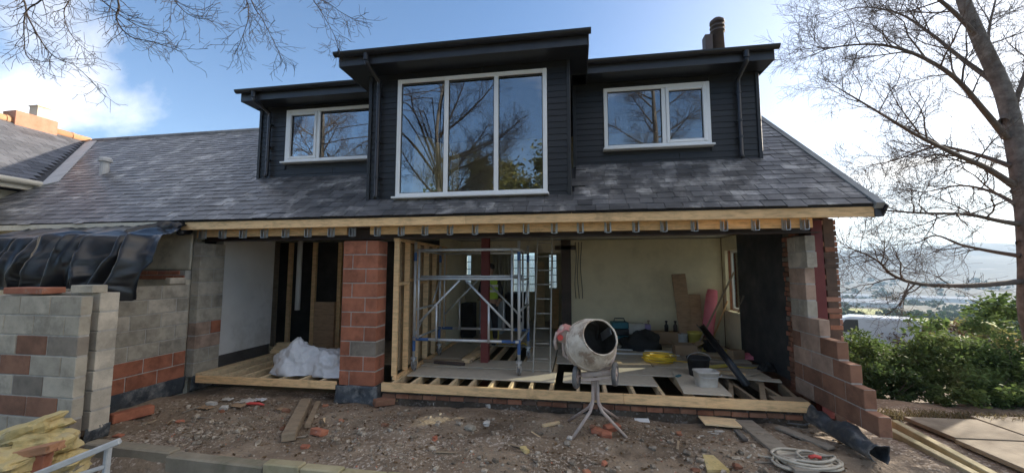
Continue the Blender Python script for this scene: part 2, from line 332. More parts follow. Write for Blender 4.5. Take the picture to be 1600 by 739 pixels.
def land_mat():
    m = mat('land', [(.15, .125, .07), (.20, .165, .095), (.14, .15, .06)], .6, .95, .3, 8); nt = m.node_tree; N = nt.nodes; L = nt.links; b = N['Principled BSDF']
    lk = [l for l in L if l.to_socket == b.inputs['Base Color']][0].from_socket; g = N.new('ShaderNodeNewGeometry')
    vo = N.new('ShaderNodeTexVoronoi'); vo.inputs['Scale'].default_value = .011; L.new(g.outputs['Position'], vo.inputs[0]); hs = N.new('ShaderNodeSeparateColor'); L.new(vo.outputs['Color'], hs.inputs[0])
    rp = N.new('ShaderNodeValToRGB'); cr = rp.color_ramp; cr.interpolation = 'CONSTANT'
    for _ in range(4): cr.elements.new(.5)
    for e, p, c in zip(cr.elements, (0, .2, .42, .6, .78, .9), ((.12, .17, .04), (.26, .28, .06), (.06, .06, .035), (.20, .23, .06), (.09, .08, .045), (.30, .30, .09))): e.position = p; e.color = (*c, 1)
    L.new(hs.outputs[0], rp.inputs[0])
    # hedge lines and woods between fields; woods and town on the far slopes
    ve = N.new('ShaderNodeTexVoronoi'); ve.feature = 'DISTANCE_TO_EDGE'; ve.inputs['Scale'].default_value = .011; L.new(g.outputs['Position'], ve.inputs[0])
    re = N.new('ShaderNodeValToRGB'); re.color_ramp.elements[0].position = .05; re.color_ramp.elements[1].position = .09; L.new(ve.outputs['Distance'], re.inputs[0])
    m1 = N.new('ShaderNodeMixRGB'); L.new(re.outputs[0], m1.inputs[0]); m1.inputs[1].default_value = (.035, .036, .022, 1); L.new(rp.outputs[0], m1.inputs[2])
    ln = N.new('ShaderNodeVectorMath'); ln.operation = 'LENGTH'; L.new(g.outputs['Position'], ln.inputs[0])
    f1 = N.new('ShaderNodeMapRange'); L.new(ln.outputs['Value'], f1.inputs[0]); f1.inputs[1].default_value = 30; f1.inputs[2].default_value = 60
    m2 = N.new('ShaderNodeMixRGB'); L.new(f1.outputs[0], m2.inputs[0]); L.new(lk, m2.inputs[1]); L.new(m1.outputs[0], m2.inputs[2])
    tn = N.new('ShaderNodeTexNoise'); tn.inputs['Scale'].default_value = .012; tn.inputs['Detail'].default_value = 10; tn.inputs['Roughness'].default_value = .75; L.new(g.outputs['Position'], tn.inputs[0])
    tr = N.new('ShaderNodeValToRGB'); tr.color_ramp.elements.new(.5)
    for e, p, c in zip(tr.color_ramp.elements, (.42, .56, .70), ((.02, .024, .02), (.045, .048, .04), (.22, .21, .20))): e.position = p; e.color = (*c, 1)
    L.new(tn.outputs[0], tr.inputs[0])
    f2 = N.new('ShaderNodeMapRange'); L.new(ln.outputs['Value'], f2.inputs[0]); f2.inputs[1].default_value = 480; f2.inputs[2].default_value = 700
    m3 = N.new('ShaderNodeMixRGB'); L.new(f2.outputs[0], m3.inputs[0]); L.new(m2.outputs[0], m3.inputs[1]); L.new(tr.outputs[0], m3.inputs[2]); L.new(m3.outputs[0], b.inputs['Base Color'])
land_mat(); build_ground()
def yard_z(x, y):
    z = -.115 + .045 * fbm(x * 1.1, y * 1.1, 2, 5) + .018 * fbm(x * 5, y * 5, 1, 4)
    z += -.028 * math.exp(-((y - 4.55 - .12 * math.sin(x * .9)) / .09) ** 2) * (1 + .5 * fbm(x * 6, y)) + .02 * math.exp(-((y - 4.75 - .12 * math.sin(x * .9)) / .07) ** 2)
    z += .05 * math.exp(-((x + 1.2) ** 2 / .9 + (y - 4.4) ** 2 / .5)) - .05 * sm(5.3, 5.75, y)
    return z
def build_yard():
    m = MB()
    m.grid(lambda u, v: ((x := -6.5 + 10.2 * u), (y := 3.46 + 2.72 * v), yard_z(x, y) - .22 * (1 - sm(3.5, 3.84, y))), 300, 90)
    struct(m.build('yard_soil', 'dirt', smooth=True))
    m = MB(); m.grid(lambda u, v: ((x := -9 + 16 * u), (y := 1.0 + 2.78 * v), -.30 + .03 * fbm(x * 2, y * 2) + .015 * fbm(x * 8, y * 8)), 200, 50)
    struct(m.build('lower_soil', 'dirt_dark', smooth=True))
build_yard()
# loose stones and crushed mortar over the soil (uncountable)
def build_gravel():
    g = random.Random(11); m = MB(); m2 = MB()
    cl = [(-1.6, 4.15, .9, .3), (-3.6, 4.6, 1.2, .4), (-.3, 4.05, .8, .25), (-4.4, 4.3, .9, .35), (1.4, 4.3, .6, .3), (-2.5, 4.9, 1.4, .5), (.5, 5.2, 1.6, .35), (-4.6, 5.1, 1.0, .4)]
    for i in range(12000):
        if g.random() < .80: c = g.choice(cl); x = g.gauss(c[0], c[2] * .6); y = g.gauss(c[1], c[3] * .7)
        else: x = g.uniform(-6.2, 3.0); y = g.uniform(3.82, 5.7)
        if not (-6.2 < x < 3.05 and 3.8 < y < 5.72): continue
        s = .005 + .012 * g.random() ** 2.5; z = yard_z(x, y)
        q = m2 if g.random() < .035 else m
        ps = [V((x + g.uniform(-1, 1) * s, y + g.uniform(-1, 1) * s, z - .004)) for _ in range(3)]
        a = g.random() * 6.28; ps = [V((x + math.cos(a + k * 2.1) * s * g.uniform(.7, 1.4), y + math.sin(a + k * 2.1) * s * g.uniform(.7, 1.4), z - .003)) for k in range(3)]
        t = V((x + g.uniform(-.4, .4) * s, y + g.uniform(-.4, .4) * s, z + s * g.uniform(.5, 1.1)))
        q.add(ps + [t], [(0, 1, 3), (1, 2, 3), (2, 0, 3)])
    o = stuff(m.build('loose_stones', 'gravel')); o['label'] = 'pale crushed stones and mortar crumbs scattered over the brown yard soil'; o['category'] = 'gravel'
    o = stuff(m2.build('brick_crumbs', 'rubble_red')); o['label'] = 'small red brick crumbs scattered over the brown yard soil'; o['category'] = 'rubble'
    m = MB()
    for i in range(420):
        c = g.choice(cl); x = g.gauss(c[0], c[2] * .7); y = g.gauss(c[1], c[3] * .9)
        if not (-6.1 < x < 2.9 and 3.85 < y < 5.68): continue
        s = .014 + .03 * g.random() ** 2; M = Matrix.Rotation(g.random() * 6, 3, 'Z') @ Matrix.Rotation(g.uniform(-.6, .6), 3, 'X')
        b0 = len(m.v); m.cbox((x, y, yard_z(x, y) + s * .3), (s * 2 * g.uniform(.6, 1.2), s * 1.3, s * g.uniform(.7, 1.3)), M, s * .3)
        for q in range(b0, len(m.v)): p = m.v[q]; m.v[q] = (p[0] + g.uniform(-1, 1) * s * .15, p[1] + g.uniform(-1, 1) * s * .15, p[2] + g.uniform(-1, 1) * s * .15)
    o = stuff(m.build('yard_rubble', 'gravel')); o['label'] = 'broken stone and mortar rubble scattered over the yard soil'; o['category'] = 'rubble'
    m = MB()
    for i in range(900):
        x = g.uniform(-6, 3.2); y = g.uniform(3.85, 5.65); z = yard_z(x, y) + .006; a = g.random() * 6.28; s = g.uniform(.012, .035)
        d = V((math.cos(a), math.sin(a), g.uniform(-.2, .4))) * s; e = V((-math.sin(a), math.cos(a), g.uniform(-.3, .3))) * s * .45; p = V((x, y, z))
        m.add([p - d, p - e, p + d, p + e + V((0, 0, s * .3))], [(0, 1, 2, 3)])
    o = stuff(m.build('fallen_leaves', 'dead_leaf')); o['label'] = 'small brown fallen leaves and bark bits lying on the yard soil'; o['category'] = 'leaves'
build_gravel()
# path on the right, of stone slabs
def build_path():
    m = MB(); m.grid(lambda u, v: ((x := 3.72 + 7 * u), (y := 1.0 + 6.2 * v), -.16 + .03 * fbm(x, y, 4)), 60, 50)
    p = struct(m.build('path', 'dirt', smooth=True)); g = random.Random(3)
    for i in range(4):
        for j in range(6):
            x0 = 4.35 + i * .9; y0 = 2.0 + j * .72
            if x0 > 5.6 and y0 > 5: continue
            piece('slab', (.87, .69, .05), 'slab', p, (x0 + .4, y0 + .3 + (i % 2) * .2, -.115 + g.uniform(-.008, .008) + .003), (g.uniform(-.008, .008), g.uniform(-.008, .008), .05 + g.uniform(-.01, .01)), .006)
build_path()
# ================================================================== HOUSE
PIT = R(37.5); YE, ZE = 5.53, 2.68; YR = 9.65; ZR = ZE + (YR - YE) * math.tan(PIT)
def zroof(y): return ZE + (y - YE) * math.tan(PIT)
house = thing('house', 'slate roofed bungalow with three black clad dormers and an open timber framed ground floor', 'house', (0, 5.8, 0))
def holed_wall(m, a0, a1, z0, z1, t0, t1, holes, axis):
    """slab along x (axis 'x', thickness in y) or along y (axis 'y', thickness in x) with openings"""
    xs = sorted({a0, a1, *[h[0] for h in holes], *[h[1] for h in holes]}); zs = sorted({z0, z1, *[h[2] for h in holes], *[h[3] for h in holes]})
    for xa, xb in zip(xs, xs[1:]):
        for za, zb in zip(zs, zs[1:]):
            cx, cz = (xa + xb) / 2, (za + zb) / 2
            if any(h[0] < cx < h[1] and h[2] < cz < h[3] for h in holes): continue
            if axis == 'x': m.box(xa, xb, t0, t1, za, zb)
            else: m.box(t0, t1, xa, xb, za, zb)
# ---- main roof: deck, slates, ridge, verge, felt
DL, DC, DR = (-6.25, -3.38, 6.79), (-3.38, -.05, 5.915), (-.05, 3.0, 6.775)
def valley_x(y): return -12.15 if y < 6.94 else -11.75 - (y - 6.94) * 1.147
def build_roof():
    n = V((0, -math.sin(PIT), math.cos(PIT))); th = .04
    m = MB()
    def slab(x0, x1, y0, y1):
        a = [V((x0, y0, zroof(y0))), V((x1, y0, zroof(y0))), V((x1, y1, zroof(y1))), V((x0, y1, zroof(y1)))]
        m.prism([p - n * (th + .012) for p in a], n * th)
    for x0, x1, y1 in [(-14.8, -6.252, YR), (-6.248, -3.382, DL[2]), (-3.378, -.052, DC[2]), (-.048, 2.998, DR[2]), (3.002, 3.70, YR)]: slab(x0, x1, YE, y1)
    nb = V((0, math.sin(PIT), math.cos(PIT)))     # rear slope
    a = [V((-14.8, YR + .001, ZR)), V((3.70, YR + .001, ZR)), V((3.70, 2 * YR - YE, ZE)), V((-14.8, 2 * YR - YE, ZE))]
    m.prism([p - nb * (th + .012) for p in a], nb * th)
    roof = m.build('main_roof', 'roof_underlay', house)
    g = random.Random(21); gauge = .16; sw = .235; cand = []
    s_tot = (YR - YE) / math.cos(PIT); k = 0
    while True:
        s0 = k * gauge - .02
        if s0 > s_tot - .12: break
        off = (k % 2) * sw / 2 + g.uniform(-.015, .015); x = -14.7 + off
        while x < 3.72:
            w = sw + g.choice((0, -.05, -.03, .03, .04)) if g.random() < .55 else sw
            xa, xb = x, min(x + w, 3.705); x += w
            if xb - xa < .05: continue
            xc = (xa + xb) / 2; yc = YE + (s0 + .1) * math.cos(PIT)
            if xa < valley_x(yc) + .05: continue
            skip = False
            for dx0, dx1, dy in (DL, DC, DR):
                if xb > dx0 + .03 and xa < dx1 - .03 and yc > dy + .02: skip = True
            if skip: continue
            cand.append((xa, xb, s0, g.random()))
        k += 1
    def place(xa, xb, s0):
        L_ = .36; s1 = s0 + L_; return xa, xb, s0, s1
    cs = V((0, math.cos(PIT), math.sin(PIT)))
    def dist(c):
        xc = (c[0] + c[1]) / 2; P = V((xc, YE, ZE)) + cs * (c[2] + .1); d = P - _C; return d.length / max(.12, abs(d.normalized().dot(n)))
    cand.sort(key=dist)
    # most slates lie straight; a few have slipped or sit proud
    for i, (xa, xb, s0, rnd) in enumerate(cand):
        L_ = min(.30, s_tot - s0 + .02); sl = s0 + g.uniform(-.006, .006) - (.035 if rnd > .985 else 0)
        c = V(((xa + xb) / 2, YE, ZE)) + cs * (sl + L_ / 2) + n * (.014 + g.uniform(0, .005))
        if i < 300:
            piece('slate', (round((xb - xa) - .008, 2), round(L_, 2), .011), 'slate', roof, c, (PIT - .045 + g.uniform(-.008, .008), g.uniform(-.009, .009), g.uniform(-.012, .012)), .003)
        else:
            if i == 300: rest = MB()
            a = g.uniform(-.008, .008); M = Matrix.Rotation(a, 3, n) @ Matrix.Rotation(PIT - .045 + g.uniform(-.008, .008), 3, 'X')
            hw = (xb - xa - .008) / 2; hl = L_ / 2; ht = .0055
            vs = [M @ V((sx * hw, sy * hl, sz * ht)) + c for sx, sy, sz in ((-1, -1, -1), (1, -1, -1), (1, 1, -1), (-1, 1, -1), (-1, -1, 1), (1, -1, 1), (1, 1, 1), (-1, 1, 1))]
            rest.add(vs, [(4, 5, 6, 7), (0, 1, 5, 4), (1, 2, 6, 5), (3, 0, 4, 7)])
    stuff(rest.build('far_slates', 'slate', roof))
    for i in range(30):       # ridge tiles
        xa = -14.6 + i * .46
        if xa > 3.4: break
        q = MB(); q.tube([(xa, YR, ZR - .04), (xa + .45, YR, ZR - .04)], .115, 12); q.build('ridge_tile', 'ridge_grey', roof)
    # verge strip down the right-hand edge, its dark end at the eaves
    q = MB(); q.bar(V((3.735, YE - .03, ZE - .02)) , V((3.735, YR, ZR - .01)), .10, .085, n); q.build('verge', 'verge', house)
    q = MB(); q.bar(V((3.80, YE - .02, ZE - .09)), V((3.80, YR, ZR - .08)), .022, .16, n); q.build('verge_board', 'fascia_dark', house)
    # felt hanging over the timber at the eaves, with a wavy lower edge
    q = MB(); q.grid(lambda u, v: ((x := -6.75 + 10.5 * u), YE + .012 - .016 * v - .008 * fbm(x * 2.2, v, 3), 2.70 - v * (.035 + .020 * fbm(x * 1.3, 1, 5))), 160, 3)
    q.build('eaves_felt', 'black_soft', house)
    # lead valley
    q = MB(); a, b = V((-11.7, 6.9, zroof(6.9) + .03)), V((-14.76, 9.61, zroof(9.61) + .03)); d = V((.16, .12, .09))
    q.prism([a - d * .9, a + d, b + d, b - d * .9], n * .02); q.build('valley_lead', 'lead', house)
    q = MB(); p = V((-10.79, 7.35, zroof(7.35)));
    q.lathe([(.0, -.1), (.085, -.1), (.085, .30), (.0, .30)], 14, None, p); q.lathe([(.0, .30), (.125, .30), (.125, .36), (.10, .40), (0, .40)], 14, None, p); q.build('roof_vent', 'lead', house)
build_roof()
# ---- outer and inner walls of the old house
def build_shell():
    m = MB()
    gx0, gx1 = 3.37, 3.56                      # gable wall, window opening inside it
    holed_wall(m, 6.22, 13.5, -.4, 2.6, gx0, gx1, [(8.75, 9.5, 1.0, 2.3)], 'y')
    m.prism([(gx0, 6.0, 2.602), (gx0, 13.3, 2.602), (gx0, YR, ZR - .12)], (gx1 - gx0, 0, 0))
    m.build('gable_wall', 'brick_old', house)
    m = MB(); holed_wall(m, -14.6, 3.36, -.4, 2.6, 13.4, 13.6, [(-3.82, -3.6, 1.4, 2.42), (-2.15, -1.36, 1.12, 2.5), (-.93, -.62, 1.25, 2.42)], 'x'); m.build('rear_wall', 'plaster_cream', house)
    m = MB(); m.box(-14.6, -6.62, 5.98, 6.12, -.4, 2.98); m.build('front_wall', 'plaster_beige', house)
    m = MB(); m.box(-12.1, -6.76, 5.50, 5.524, 2.57, 2.665); m.build('old_fascia', 'upvc_cream', house)
    m = MB(); m.box(-12.1, -6.76, 5.525, 5.978, 2.60, 2.62); m.build('old_soffit', 'plaster_beige', house)
    m = MB(); m.box(-14.6, 3.36, 6.14, 13.39, 2.62, 2.68); m.build('ceiling', 'plaster_white', house)
    m = MB()
    holed_wall(m, 7.38, 9.66, .16, 2.6, 3.30, 3.365, [(8.75, 9.5, 1.0, 2.3)], 'y'); m.build('inner_gable_plaster', ['plaster_cream'], house)
    m = MB(); m.box(3.255, 3.298, 6.85, 8.68, .165, 2.58); m.build('sooted_breast', 'soot_wall', house)
    m = MB(); m.box(-.12, 3.298, 9.70, 9.86, .16, 2.6); m.build('back_wall', 'plaster_cream', house)
    m = MB(); m.box(.34, .48, 9.67, 9.699, .55, .64); m.build('socket_box', 'upvc', house)
    m = MB(); m.box(-6.56, -6.40, 6.30, 7.55, .33, 2.6); m.build('side_wall', 'plaster_white', house)
    m = MB(); m.box(-6.58, -6.42, 6.30, 7.55, -.2, .328); m.build('side_wall_base', 'dark_board', house)
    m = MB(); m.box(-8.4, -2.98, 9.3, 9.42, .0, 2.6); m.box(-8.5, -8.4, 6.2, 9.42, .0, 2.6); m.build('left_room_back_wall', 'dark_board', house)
    m = MB(); m.box(-2.98, -2.90, 8.35, 10.15, .16, 2.6); m.build('partition', 'plaster_cream', house)
    m = MB(); m.box(-.35, -.12, 9.62, 9.86, .16, 2.6); m.box(-.5, -.0, 9.62, 9.7, 2.36, 2.46); m.build('dark_post', 'steel_dark', house)
    m = MB(); m.box(-2.9, -.36, 9.74, 9.86, 2.3, 2.6); m.build('room_header', 'plaster_beige', house)
    # upper storey floor and partition seen through the big window
    m = MB(); m.box(-6.2, 2.95, 6.85, 9.5, 2.75, 2.8); m.box(-3.3, -.1, 6.0, 6.849, 2.75, 2.8); m.build('upper_floor', 'chipboard', house)
    m = MB(); m.box(-6.2, 2.95, 9.45, 9.55, 2.81, 5.1); m.build('upper_back_wall', 'plaster_beige', house)
    # window frames: rear and gable
    def small_window(x0, x1, z0, z1, nx, nz, y):
        w = MB(); f = .035
        w.box(x0, x0 + f, y, y + .06, z0, z1); w.box(x1 - f, x1, y, y + .06, z0, z1); w.box(x0 + f, x1 - f, y, y + .06, z0, z0 + f); w.box(x0 + f, x1 - f, y, y + .06, z1 - f, z1)
        o = w.build('rear_window', 'upvc', house)
        for i in range(1, nx):
            q = MB(); x = x0 + (x1 - x0) * i / nx; q.box(x - .011, x + .011, y + .01, y + .05, z0 + f, z1 - f); q.build('glazing_bar', 'steel_dark', o)
        for i in range(1, nz):
            q = MB(); z = z0 + (z1 - z0) * i / nz; q.box(x0 + f, x1 - f, y + .012, y + .048, z - .011, z + .011); q.build('glazing_bar', 'steel_dark', o)
        q = MB(); q.box(x0 + f, x1 - f, y + .028, y + .032, z0 + f, z1 - f); q.build('pane', 'glass_rear', o)
    small_window(-3.82, -3.6, 1.4, 2.42, 1, 4, 13.44); small_window(-2.15, -1.36, 1.12, 2.5, 3, 5, 13.44); small_window(-.93, -.62, 1.25, 2.42, 2, 5, 13.44)
    w = MB(); f = .05
    for a in ((8.75, 8.8, 1.0, 2.3), (9.45, 9.5, 1.0, 2.3), (8.8, 9.45, 1.0, 1.05), (8.8, 9.45, 2.25, 2.3)): w.box(3.42, 3.48, a[0], a[1], a[2], a[3])
    o = w.build('side_window', 'upvc', house); q = MB(); q.box(3.448, 3.452, 8.8, 9.45, 1.05, 2.25); q.build('pane', 'glass_rear', o)
    q = MB(); q.box(3.24, 3.41, 8.72, 9.53, .96, .995); q.build('sill', 'plaster_cream', o)
    # red primed steel: column by the gable, column inside, beam over the opening
    for (x0, x1, y0, y1, z0, z1, nm) in [(3.22, 3.36, 6.02, 6.16, -.1, 2.55, 'steel_column'), (-1.74, -1.60, 7.15, 7.29, -.3, 2.6, 'steel_column'), (-6.5, 3.3, 5.95, 6.13, 2.37, 2.56, 'steel_beam')]:
        m = MB(); c = ((x0 + x1) / 2, (y0 + y1) / 2)
        if nm == 'steel_column':
            m.box(x0, x1, y0, y0 + .012, z0, z1); m.box(x0, x1, y1 - .012, y1, z0, z1); m.box(c[0] - .006, c[0] + .006, y0 + .012, y1 - .012, z0, z1)
        else:
            m.box(x0, x1, y0, y1, z0, z0 + .014); m.box(x0, x1, y0, y1, z1 - .014, z1); m.box(x0, x1, c[1] - .006, c[1] + .006, z0 + .014, z1 - .014)
        m.build(nm, 'steel_red' if nm == 'steel_column' else 'steel_dark', house)
    # toothed brick edge of the gable, outside
    qo = MB(); qo.box(3.42, 3.55, 6.10, 6.215, -.35, 2.58); jam = qo.build('gable_edge', 'brick_dirty', house); g = random.Random(8)
    for k in range(38):
        z = -.32 + k * .076
        if z > 2.5: break
        w = .225 if k % 2 else .115
        piece('brick', (w if k % 2 else .16, .11, .066), g.choice(['brick_old', 'brick_old', 'brick_orange', 'brick_dirty']), jam, (3.585 - (w if k % 2 else .16) / 2 + g.uniform(-.006, .006), 6.155 + g.uniform(-.006, .006), z + .033), (0, 0, 0), .005)
    # ragged brick of the inner face where the wall was cut
    qo = MB(); qo.box(3.275, 3.36, 6.30, 6.848, .0, 2.55); jam = qo.build('cut_brick_face', 'brick_dirty', house)
    for k in range(33):
        z = .02 + k * .076; y = 6.33 + (k % 2) * .1
        while y < 6.82:
            l = min(g.choice((.21, .1, .16)), 6.84 - y)
            if l > .04: piece('brick', (.09, round(l - .01, 2), .064), g.choice(['brick_old', 'brick_old', 'block_brown', 'block_damp', 'brick_clay']), jam, (3.29 - abs(g.gauss(0, .018)), y + l / 2, z + .033), (0, 0, g.uniform(-.05, .05)), .006)
            y += l
build_shell()
# ---- timber over the opening and joist hangers
def build_head():
    m = MB(); m.bar((-6.74, 5.575, 2.600), (-1.6, 5.575, 2.606), .05, .145); m.build('eaves_beam', 'timber', house)
    m = MB(); m.bar((-1.597, 5.575, 2.606), (3.70, 5.575, 2.602), .05, .145); m.build('eaves_beam', 'timber', house)
    m = MB(); m.bar((3.705, 5.575, 2.602), (3.79, 5.575, 2.602), .055, .15); m.build('beam_end', 'fascia_dark', house)
    m = MB(); m.bar((-6.42, 5.80, 2.495), (-3.62, 5.80, 2.495), .045, .14); m.build('ledger', 'timber', house)
    m = MB(); m.bar((-3.22, 5.80, 2.495), (3.12, 5.80, 2.495), .045, .14); m.build('ledger', 'timber', house)
    m = MB(); m.box(-6.7, 3.7, 5.66, 5.94, 2.60, 2.612); m.build('eaves_board', 'dark_board', house)
    for x in [318, 349, 381, 414, 447, 482, 518, 551, 590, 627, 664, 703, 742, 783, 822, 866, 907, 950, 994, 1038, 1086, 1132, 1181, 1229, 1258]:
        p = PY(x, 365, 5.76); X = p.x
        m = MB(); t = .003; w = .026
        for s in (-1, 1):
            m.box(X + s * w - t, X + s * w + t, 5.70, 5.775, 2.395, 2.525)           # side cheeks
            m.box(X + s * (w + .012) - .011, X + s * (w + .012) + .011, 5.771, 5.7755, 2.40, 2.55)   # flanges on the ledger
        m.box(X - w + t, X + w - t, 5.70, 5.775, 2.392, 2.398)
        m.build('joist_hanger', 'galv', house)
build_head()
# ---- dormers
def build_dormer(x0, x1, yw, zb, wx0, wx1, wz0, wz1, ov, ovl, ovr, mull, pipe_x, openings, first_sash):
    d = MB(); zt = 5.10
    holed_wall(d, x0 + .01, x1 - .01, zb - .15, zt, yw + .03, yw + .10, [(wx0 + .015, wx1 - .015, wz0 + .015, wz1 - .015)], 'x')
    for xs in (x0 + .005, x1 - .045):
        yb = YE + (zt - ZE) / math.tan(PIT)
        d.prism([(xs, yw + .101, zb - .1), (xs, yw + .101, zt), (xs, yb, zt)], (.04, 0, 0))
    dorm = d.build('dormer', 'cladding', house)
    # weatherboards, each one lapping the one below
    z = zb - .01; pitch = .098; k = 0
    while z < zt + .05:
        zc = z + .055
        spans = [(x0, x1)]
        if zc + .05 > wz0 - .04 and zc - .05 < wz1 + .005: spans = [(x0, wx0 - .003), (wx1 + .003, x1)]
        for a, b in spans:
            cuts = [a, b]
            if b - a > 1.2: c_ = a + (b - a) * (.3 + .4 * ((k * 7) % 10) / 10); cuts = [a, c_, b]
            for a, b in [(p, q - (.004 if q != cuts[-1] else 0)) for p, q in zip(cuts, cuts[1:])]: piece('weatherboard', (round(b - a, 3), .018, .112), 'cladding', dorm, ((a + b) / 2, yw + .012, zc), (-.085, 0, 0), .003)
        z += pitch; k += 1
    if True:
        for xs in (x0 + .028, x1 - .028): q = MB(); q.cbox((xs, yw - .008, (zb + zt) / 2), (.055, .03, zt - zb)); q.build('corner_trim', 'cladding', dorm)
    # flat roof, fascia, soffit, gutter
    ye = yw - ov
    r = MB(); r.box(x0 - ovl, x1 + ovr, ye, 9.75, 5.20, 5.30); ro = r.build('dormer_roof', 'roof_underlay', house)
    q = MB(); q.box(x0 - ovl - .02, x1 + ovr + .02, ye - .045, ye + .05, 5.302, 5.335); q.build('roof_edge_trim', 'lead_dark', ro)
    q = MB(); q.box(x0 - ovl, x1 + ovr, ye - .022, ye - .002, 5.10, 5.298); q.build('fascia', 'fascia_dark', ro)
    q = MB(); q.box(x0 - ovl + .002, x1 + ovr - .002, ye, yw - .03, 5.105, 5.13)
    if ovl > .15: q.box(x0 - ovl + .002, x0 - .01, yw - .029, 9.0, 5.105, 5.13)
    if ovr > .15: q.box(x1 + .01, x1 + ovr - .002, yw - .029, 9.0, 5.105, 5.13)
    q.build('soffit', 'black_plastic', ro)
    for xs in (x0 - ovl - .012, x1 + ovr + .012): q = MB(); q.cbox((xs, (ye + 9.0) / 2, 5.20), (.022, 9.0 - ye, .20)); q.build('side_fascia', 'fascia_dark', ro)
    # half round gutter with end caps and brackets
    q = MB(); n = 9; xa, xb = x0 - ovl - .05, x1 + ovr + .05; yc = ye - .085
    prof = [(yc + .058 * math.cos(math.pi + math.pi * i / n), 5.285 + .062 * math.sin(math.pi + math.pi * i / n)) for i in range(n + 1)]
    q.add([(x, a, b) for x in (xa, xb) for a, b in prof], [(i, i + 1, n + 2 + i, n + 1 + i) for i in range(n)] + [tuple(range(n + 1)), tuple(range(n + 1, 2 * n + 2))[::-1]])
    q.build('gutter', 'black_plastic', ro)
    # downpipe with outlet, swan neck, clips and shoe
    if pipe_x is not None:
        q = MB(); q.tube([(pipe_x - .02, yc, 5.24), (pipe_x - .02, yc, 5.13)], .042, 12); q.build('outlet', 'black_plastic', ro)
        pb = zb + .04; q = MB(); q.tube([(pipe_x - .02, yc, 5.14), (pipe_x - .01, yc + .03, 5.08), (pipe_x, yw - .075, 4.98), (pipe_x, yw - .065, 4.9), (pipe_x, yw - .065, pb + .06), (pipe_x, yw - .10, pb)], .034, 12)
        dp = q.build('downpipe', 'black_plastic', house, True)
        for zc in (pb + .35, (pb + 4.9) / 2, 4.75): q = MB(); q.lathe([(.034, -.016), (.041, -.016), (.041, .016), (.034, .016)], 12, None, (pipe_x, yw - .065, zc)); q.box(pipe_x - .05, pipe_x + .05, yw - .03, yw - .008, zc - .014, zc + .014); q.build('clip', 'black_plastic', dp)
    # window
    fr = MB(); f = .065; y0, y1 = yw - .03, yw + .06
    fr.cbox((wx0 + f / 2, (y0 + y1) / 2, (wz0 + wz1) / 2), (f, y1 - y0, wz1 - wz0), None, .006); fr.cbox((wx1 - f / 2, (y0 + y1) / 2, (wz0 + wz1) / 2), (f, y1 - y0, wz1 - wz0), None, .006)
    for zc in (wz0 + f / 2, wz1 - f / 2): fr.cbox(((wx0 + wx1) / 2, (y0 + y1) / 2, zc), (wx1 - wx0 - 2 * f + .002, y1 - y0 - .004, f), None, .006)
    win = fr.build('window', 'upvc', house)
    q = MB(); q.cbox(((wx0 + wx1) / 2, yw - .055, wz0 - .016), (wx1 - wx0 + .05, .14, .032), None, .006); q.build('sill', 'upvc', win)
    edges = [wx0 + f] + [e for x in mull for e in (x - .035, x + .035)] + [wx1 - f]
    for x in mull: q = MB(); q.cbox((x, (y0 + y1) / 2, (wz0 + wz1) / 2), (.07, y1 - y0 - .008, wz1 - wz0 - 2 * f + .002), None, .006); q.build('mullion', 'upvc', win)
    for i in range(0, len(edges), 2):
        a, b = edges[i], edges[i + 1]; za, zb_ = wz0 + f, wz1 - f
        if i // 2 in openings:      # opening light with its own sash
            s = .05; q = MB()
            for c, sz in ((((a + s / 2), y0 - .012 + .03, (za + zb_) / 2), (s, .06, zb_ - za)), (((b - s / 2), y0 - .012 + .03, (za + zb_) / 2), (s, .06, zb_ - za)), (((a + b) / 2, y0 - .010 + .03, za + s / 2), (b - a - 2 * s + .002, .056, s)), (((a + b) / 2, y0 - .010 + .03, zb_ - s / 2), (b - a - 2 * s + .002, .056, s))): q.cbox(c, sz, None, .006)
            q.build('sash', 'upvc', win); a += s; b -= s; za += s; zb_ -= s
        q = MB(); q.box(a, b, yw + .008, yw + .012, za, zb_); q.build('pane', 'glass_front', win)
        q = MB()
        for bx in ((a, a + .012, za, zb_), (b - .012, b, za, zb_), (a + .012, b - .012, za, za + .012), (a + .012, b - .012, zb_ - .012, zb_)): q.box(bx[0], bx[1], yw + .000, yw + .0075, bx[2], bx[3])
        q.build('gasket', 'black_soft', win)
mat('lead_dark', [(.07, .085, .085), (.11, .125, .125)], 4, .5, .1)
build_dormer(-6.25, -3.41, 6.80, 3.64, -5.64, -3.70, 3.97, 5.03, .38, .08, 0., [-4.93], -5.98, (0,), 0)
build_dormer(-3.38, -.05, 5.92, 2.97, -2.87, -.41, 3.03, 5.0, .38, .31, .26, [-2.03, -1.21], -3.18, (), 0)
build_dormer(-.02, 3.0, 6.78, 3.62, .51, 2.235, 3.92, 5.0, .38, -.0, .06, [1.5], 2.66, (1,), 0)
# chimney on the right gable
def build_chimney():
    x0, x1 = 3.12, 3.72; c = thing('chimney_stack', 'x', 'x'); bpy.data.objects.remove(c)
    m = MB(); m.box(x0, x1, 9.55, 10.25, 5.5, 7.0); ch = m.build('chimney', 'brick_old', house)
    m = MB(); m.box(x0 - .04, x1 + .04, 9.51, 10.29, 7.002, 7.06); m.build('chimney_cap', 'concrete', ch)
    m = MB(); m.box(3.17, 3.34, 9.72, 9.95, 7.062, 7.56); m.build('chimney_block', 'steel_dark', ch)
    m = MB(); c = (3.5, 9.85, 7.322); m.lathe([(0, -.26), (.15, -.26), (.135, .32), (.17, .33), (.17, .36), (.12, .38), (.12, .43), (.17, .44), (.17, .47), (.12, .49), (.12, .54), (.17, .55), (.165, .62), (.10, .68), (0, .69)], 20, None, c); m.build('chimney_pot', 'steel_dark', ch, True)
build_chimney()
